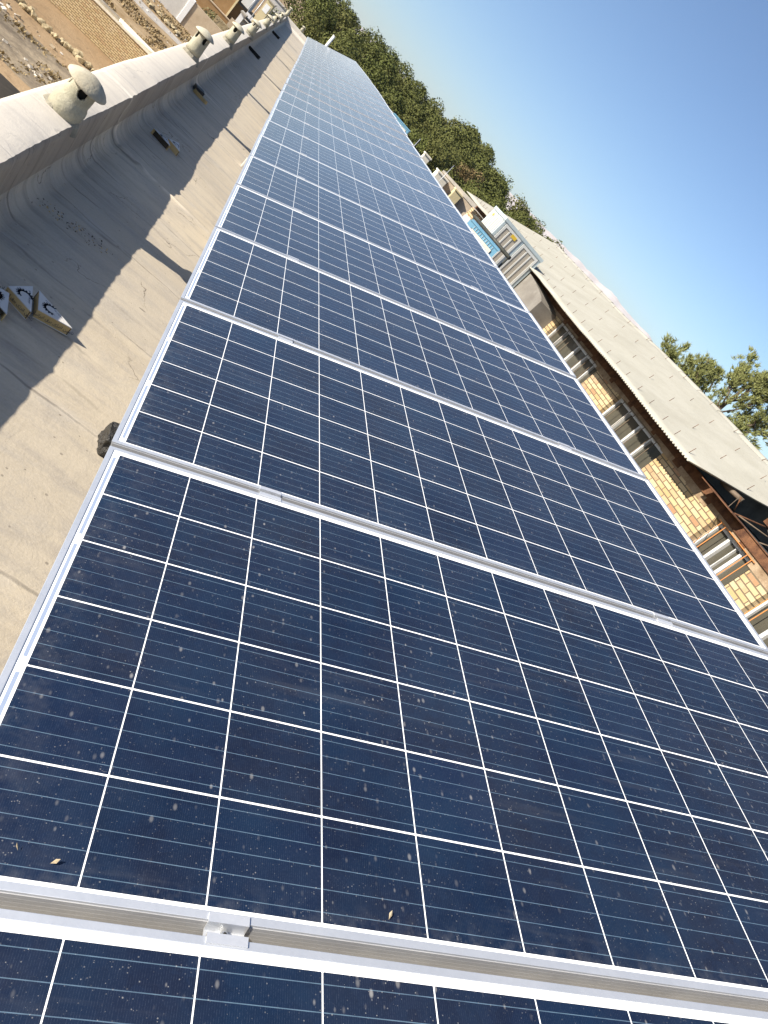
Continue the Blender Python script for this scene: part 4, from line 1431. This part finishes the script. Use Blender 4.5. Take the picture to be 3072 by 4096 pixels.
# white outhouse
def house(name, azl, azr, dist, el_top, depth, m, label, winm=None, roofm=None):
    root = empty(name, at((azl + azr) / 2, 0, dist)); root.location.z = GZ
    bm = bmesh.new()
    xl, xr, y_, z_ = block(bm, azl, azr, -1, el_top, depth, dist=dist)
    child_at('wall', bm, m, root)
    bm = bmesh.new(); box(bm, xl - .1, xr + .1, y_ - .12, y_ + depth + .1, z_ + .001, z_ + .14)
    child_at('roof', bm, roofm or M_['plaster'], root)
    if winm:
        n = max(1, int((xr - xl) / 1.6))
        for i in range(n):
            cx = xl + (xr - xl) * (i + .5) / n
            bm = bmesh.new(); box(bm, cx - .35, cx + .35, y_ - .03, y_ - .002, z_ - 1.5, z_ - .5)
            wo_ = child_at('window', bm, winm, root)
    tag(root, label, 'house'); return root
house('white_outhouse', -3.35, -3.05, 88, -3.5, 2.0, M_['white'], 'narrow white outhouse right of the brown house')
house('white_outhouse', -3.0, -2.75, 90, -3.75, 1.6, M_['white'], 'lower narrow white outhouse on the pale paving')
house('grey_house', -5.2, -3.1, 140, -1.2, 8, M_['greywall'], 'grey house with dark windows behind the brown house', M_['glass'])
house('yellow_house', -2.62, -2.12, 118, -1.75, 6, M_['yellowwall'], 'pale yellow house just before the dark trees', M_['white'])
house('white_house', -2.08, -1.80, 124, -2.1, 5, M_['white'], 'white house beside the pale yellow house', None)
house('long_shed', -2.6, -1.35, 150, -1.42, 6, M_['greywall'], 'long grey shed roof line in front of the dark trees')
# glazed porch with steel posts
r_ = empty('glazed_porch', at(-2.8, 0, 100)); r_.location.z = GZ
tag(r_, 'small glazed porch with pale frame on the paving beyond the brown house', 'porch')
d = 100; xa, xb = CAM.x + math.tan(R(-3.05)) * d, CAM.x + math.tan(R(-2.55)) * d
bm = bmesh.new(); box(bm, xa, xb, CAM.y + d + .1, CAM.y + d + 2, GZ, GZ + 1.7)
child_at('body', bm, M_['brown'], r_)
bm = bmesh.new()
for x in (xa, xb - .12): box(bm, x, x + .12, CAM.y + d, CAM.y + d + .09, GZ, GZ + 1.8)
box(bm, xa + .121, xb - .121, CAM.y + d, CAM.y + d + .09, GZ + 1.68, GZ + 1.8); box(bm, xa + .121, xb - .121, CAM.y + d, CAM.y + d + .09, GZ + .02, GZ + .14)
child_at('frame', bm, M_['cool_body'], r_)
for i, (az, el, h, lab) in enumerate(((-2.75, -4.1, 4.6, 'grey steel post standing before the glazed porch'), (-3.15, -3.9, 4.8, 'grey steel post left of the glazed porch'), (-2.45, -3.7, 5.0, 'grey steel post right of the glazed porch'))):
    q = gp(az, el)
    bm = bmesh.new(); tube(bm, (0, 0, 0), (0, 0, h), .07, .05, n=8); box(bm, -.2, .2, -.05, .05, h - .35, h - .25)
    o = obj('steel_post', bm, M_['steel']); o.location = (q.x, q.y, GZ)
    tag(o, lab, 'post', 'steel posts in the far yard')

# ------------------------------------------------------------------ pine wood
def crown_mesh(seed, h, r, nclump, nleaf, ls):
    r2 = random.Random(seed)
    bm = bmesh.new()
    base = h * .12
    # dark inner mass keeps light from leaking straight through
    for c in range(nclump):
        t = r2.random() ** .85
        z = base + (h - base) * t
        prof = math.sin(math.pi * (.16 + .80 * t)) ** .75
        a = r2.random() * 6.28
        rad = r * prof * math.sqrt(r2.uniform(.25, 1.0))
        cen = Vector((rad * math.cos(a), rad * math.sin(a), z))
        cr = r * r2.uniform(.24, .42)
        for i in range(nleaf):
            d = Vector((r2.gauss(0, 1), r2.gauss(0, 1), r2.gauss(0, .8) + .25)).normalized()
            p = cen + d * cr * r2.uniform(.72, 1.06) * (1 + .3 * noise.noise(d * 3 + Vector((c, 0, 0))))
            q = (d + Vector((r2.gauss(0, .5), r2.gauss(0, .5), r2.gauss(0, .5)))).normalized()
            e = q.orthogonal().normalized(); g = q.cross(e)
            an = r2.random() * 6.28
            e, g = e * math.cos(an) + g * math.sin(an), g * math.cos(an) - e * math.sin(an)
            s = ls * r2.uniform(.6, 1.3)
            bm.faces.new([bm.verts.new(p + e * s), bm.verts.new(p + g * s * .55), bm.verts.new(p - e * s * .9), bm.verts.new(p - g * s * .55)])
    return bm

def build_pine(seed, m='leaf'):
    root = empty('pine_tree')
    h = 10.0
    obj('crown', crown_mesh(seed, h, 2.6, 44, 170, .125), M_[m], root)
    bm = bmesh.new()
    tube(bm, (0, 0, 0), (.1, 0, h * .9), .2, .05, n=8)
    r2 = random.Random(seed)
    for i in range(9):
        z = 1.5 + i * .75; a = r2.random() * 6.28
        tube(bm, (.05, 0, z), (math.cos(a) * 1.6, math.sin(a) * 1.6, z + .7), .06, .02, n=5)
    obj('trunk', bm, M_['bark'], root)
    return root
pines = [build_pine(s) for s in (1, 2, 3, 4, 5, 6)]
brown = build_pine(9, 'leafb')
pused = [False] * 6
rr = random.Random(17)
sky_t = [(-4, 1.9), (.9, 1.75), (2.4, 1.35), (3.6, 1.6), (6.8, 1.8), (9.5, 1.85), (11.1, 2.2), (12.9, 2.25), (16.7, 2.1), (20.9, 2.0), (24, 1.6), (34, .8)]
cnt = 0
TL = ['dark olive pine in the dense wood beyond the roofs', 'rounded sunlit pine in the dense wood beyond the roofs', 'bushy mid green pine in the dense wood beyond the roofs']
for row in range(10):
    d = 60 + row * 6.2
    az = -5.5 + (row % 2) * 1.6
    t = row / 9
    while az < 30:
        step = math.degrees(3.7 / d)
        a2 = az + rr.uniform(-.35, .35) * step
        dd = d + rr.uniform(-2.2, 2.2)
        az += step
        if a2 < -1.75 + math.degrees(2.4 / dd): continue
        if a2 > 22 and row not in (0, 3, 6): continue
        if a2 > 26: continue
        # crown tops climb from just above eye level near by to the skyline far off
        top_el = -.35 + (lerp_tab(sky_t, a2) + .15 - (-.35)) * min(1.0, t * 1.12) + rr.uniform(-.42, .20)
        zt = CAM.z + math.tan(R(top_el)) * dd
        hgt = zt - GZ
        k = rr.randrange(6)
        if cnt in (37,):
            o = brown
            lab = 'brownish half dead pine among the green pines of the wood'
        else:
            o = pines[k] if not pused[k] else copy_tree(pines[k])
            pused[k] = True
            lab = TL[k % 3]
        s = hgt / 10.2
        o.location = (CAM.x + math.sin(R(a2)) * dd, CAM.y + math.cos(R(a2)) * dd, GZ)
        o.scale = (s * rr.uniform(.95, 1.25), s * rr.uniform(.95, 1.25), s)
        o.rotation_euler = (0, 0, rr.random() * 6.28)
        tag(o, lab, 'tree', 'pine trees in the wood')
        cnt += 1
if not any(pused):
    pass

# near pine behind the house ridge
def build_near_pine():
    p = at(38.3, 0, 26.5)
    root = empty('pine_tree', (p.x, p.y, GZ))
    tag(root, 'airy green pine with upright plumes rising behind the corrugated roof', 'tree')
    r2 = random.Random(23)
    tb = bmesh.new(); lb = bmesh.new()
    def tuft(c, d, n=17, L=.15):
        for i in range(n):
            e = (d + Vector((r2.gauss(0, .55), r2.gauss(0, .55), r2.gauss(0, .45)))).normalized()
            s = e.orthogonal().normalized(); an = r2.random() * 6.28
            s = (s * math.cos(an) + e.cross(s) * math.sin(an)) * .015
            q = c + Vector((r2.gauss(0, .03), r2.gauss(0, .03), r2.gauss(0, .03)))
            l = L * r2.uniform(.6, 1.2)
            lb.faces.new([lb.verts.new(q - s), lb.verts.new(q + s), lb.verts.new(q + e * l)])
    def plume(a, b_, dens):
        """a branch with tufts that crowd towards its tip"""
        a, b_ = Vector(a), Vector(b_)
        L = (b_ - a).length
        mid = a.lerp(b_, .55) + Vector((0, 0, -.10 * L))
        tube(tb, a, mid, .035, .022, n=5); tube(tb, mid, b_, .022, .008, n=5)
        d = (b_ - mid).normalized()
        n = int(dens * L * 1.12)
        for i in range(n):
            t = .28 + .72 * r2.random() ** .75
            q = a.lerp(mid, t / .55) if t < .55 else mid.lerp(b_, (t - .55) / .45)
            off = Vector((r2.gauss(0, 1), r2.gauss(0, 1), r2.gauss(0, .8))) * (.17 * (1.15 - t) + .07) * min(1.3, L / 1.2)
            tuft(q + off, (d + off * 1.6 + Vector((0, 0, .35))).normalized())
    H = 11.0
    tube(tb, (0, 0, 0), (.12, 0, 6.5), .22, .15, n=9); tube(tb, (.12, 0, 6.5), (0, .05, H - .35), .15, .03, n=8)
    # leaders and limbs, in the frame facing the camera: r = to the right, u = up
    vx = Vector((math.cos(R(38.3)), -math.sin(R(38.3)), 0)); vy = Vector((math.sin(R(38.3)), math.cos(R(38.3)), 0))
    def P(r_, u, dep=0): return vx * r_ + vy * dep + Vector((0, 0, u))
    limbs = [((0, 9.0), (-.72, 11.25), 30), ((0, 9.3), (-.45, 10.6), 26), ((0, 8.6), (-1.15, 9.95), 30), ((0, 8.2), (-1.0, 9.3), 26),
             ((0, 8.3), (-1.85, 9.7), 34), ((-.6, 8.2), (-2.8, 9.45), 34), ((-1.2, 8.4), (-2.3, 9.3), 32), ((-.5, 8.6), (-1.5, 9.75), 30), ((0, 9.0), (.75, 10.6), 30), ((0, 9.4), (.25, 11.0), 30),
             ((0, 8.8), (1.35, 10.0), 30), ((0, 8.4), (1.6, 9.3), 28), ((0, 8.1), (1.35, 8.7), 24), ((0, 7.9), (-1.9, 8.1), 26), ((0, 7.6), (-2.9, 7.9), 24), ((0, 8.0), (-.9, 8.6), 26),
             ((0, 7.6), (-1.2, 7.9), 26), ((0, 7.8), (.6, 8.35), 22), ((0, 7.2), (-2.3, 7.3), 22), ((0, 7.4), (-.5, 7.9), 22), ((0, 8.9), (2.0, 10.2), 28), ((0, 9.6), (.9, 11.3), 28)]
    for (a, b_, dn) in limbs:
        d0 = r2.uniform(-.9, .9)
        plume(P(a[0], a[1], d0 * .1), P(b_[0], b_[1], d0), dn)
        for s in range(3):
            t = r2.uniform(.35, .8)
            q = P(a[0], a[1], d0 * .1).lerp(P(b_[0], b_[1], d0), t)
            e = q + vx * r2.uniform(-.55, .55) + vy * r2.uniform(-.5, .5) + Vector((0, 0, r2.uniform(.15, .75)))
            plume(q, e, dn * .75)
    obj('crown', lb, M_['leafn'], root)
    obj('trunk', tb, M_['bark'], root)
build_near_pine()

# ------------------------------------------------------------------ distant mountains
bm = bmesh.new()
mt_t = [(-10, 1.0), (5, 1.5), (14, 1.75), (21, 2.25), (24.2, 2.5), (27.3, 2.78), (29.6, 2.70), (31, 2.85), (32.1, 2.62), (36, 1.8), (45, 1.2), (55, 1.0)]
nA, nR = 260, 14
rows = []
for i in range(nA + 1):
    az = -12 + 70 * i / nA
    el = lerp_tab(mt_t, az) + .11 * noise.noise(Vector((az * .9, 0, 0))) + .06 * noise.noise(Vector((az * 3.1, 4, 0)))
    row = []
    for j in range(nR + 1):
        t = j / nR
        d = 2300 + 900 * t
        z = GZ + (CAM.z + math.tan(R(el)) * 3200 - GZ) * t ** 1.2 + 14 * (t * (1 - t)) * noise.noise(Vector((az * 1.3, t * 5, 2))) * 4
        row.append(bm.verts.new((math.sin(R(az)) * d, math.cos(R(az)) * d, z if j else GZ - 1)))
    rows.append(row)
for i in range(nA):
    for j in range(nR):
        bm.faces.new((rows[i][j], rows[i][j + 1], rows[i + 1][j + 1], rows[i + 1][j])).smooth = True
struct('mountains', bm, M_['rock'])

# ------------------------------------------------------------------ air
t = bpy.data.materials.new("air"); t.use_nodes = True
t.node_tree.nodes.clear()
vol = t.node_tree.nodes.new('ShaderNodeVolumePrincipled')
vol.inputs['Color'].default_value = (.93, .94, .96, 1)
vol.inputs['Density'].default_value = .00006
vol.inputs['Anisotropy'].default_value = .2
mo = t.node_tree.nodes.new('ShaderNodeOutputMaterial')
t.node_tree.links.new(vol.outputs[0], mo.inputs['Volume'])
bm = bmesh.new()
box(bm, -5100, 5100, -3100, 7100, GZ - 1, 175)
hz = obj('haze', bm, t)
hz['kind'] = 'stuff'
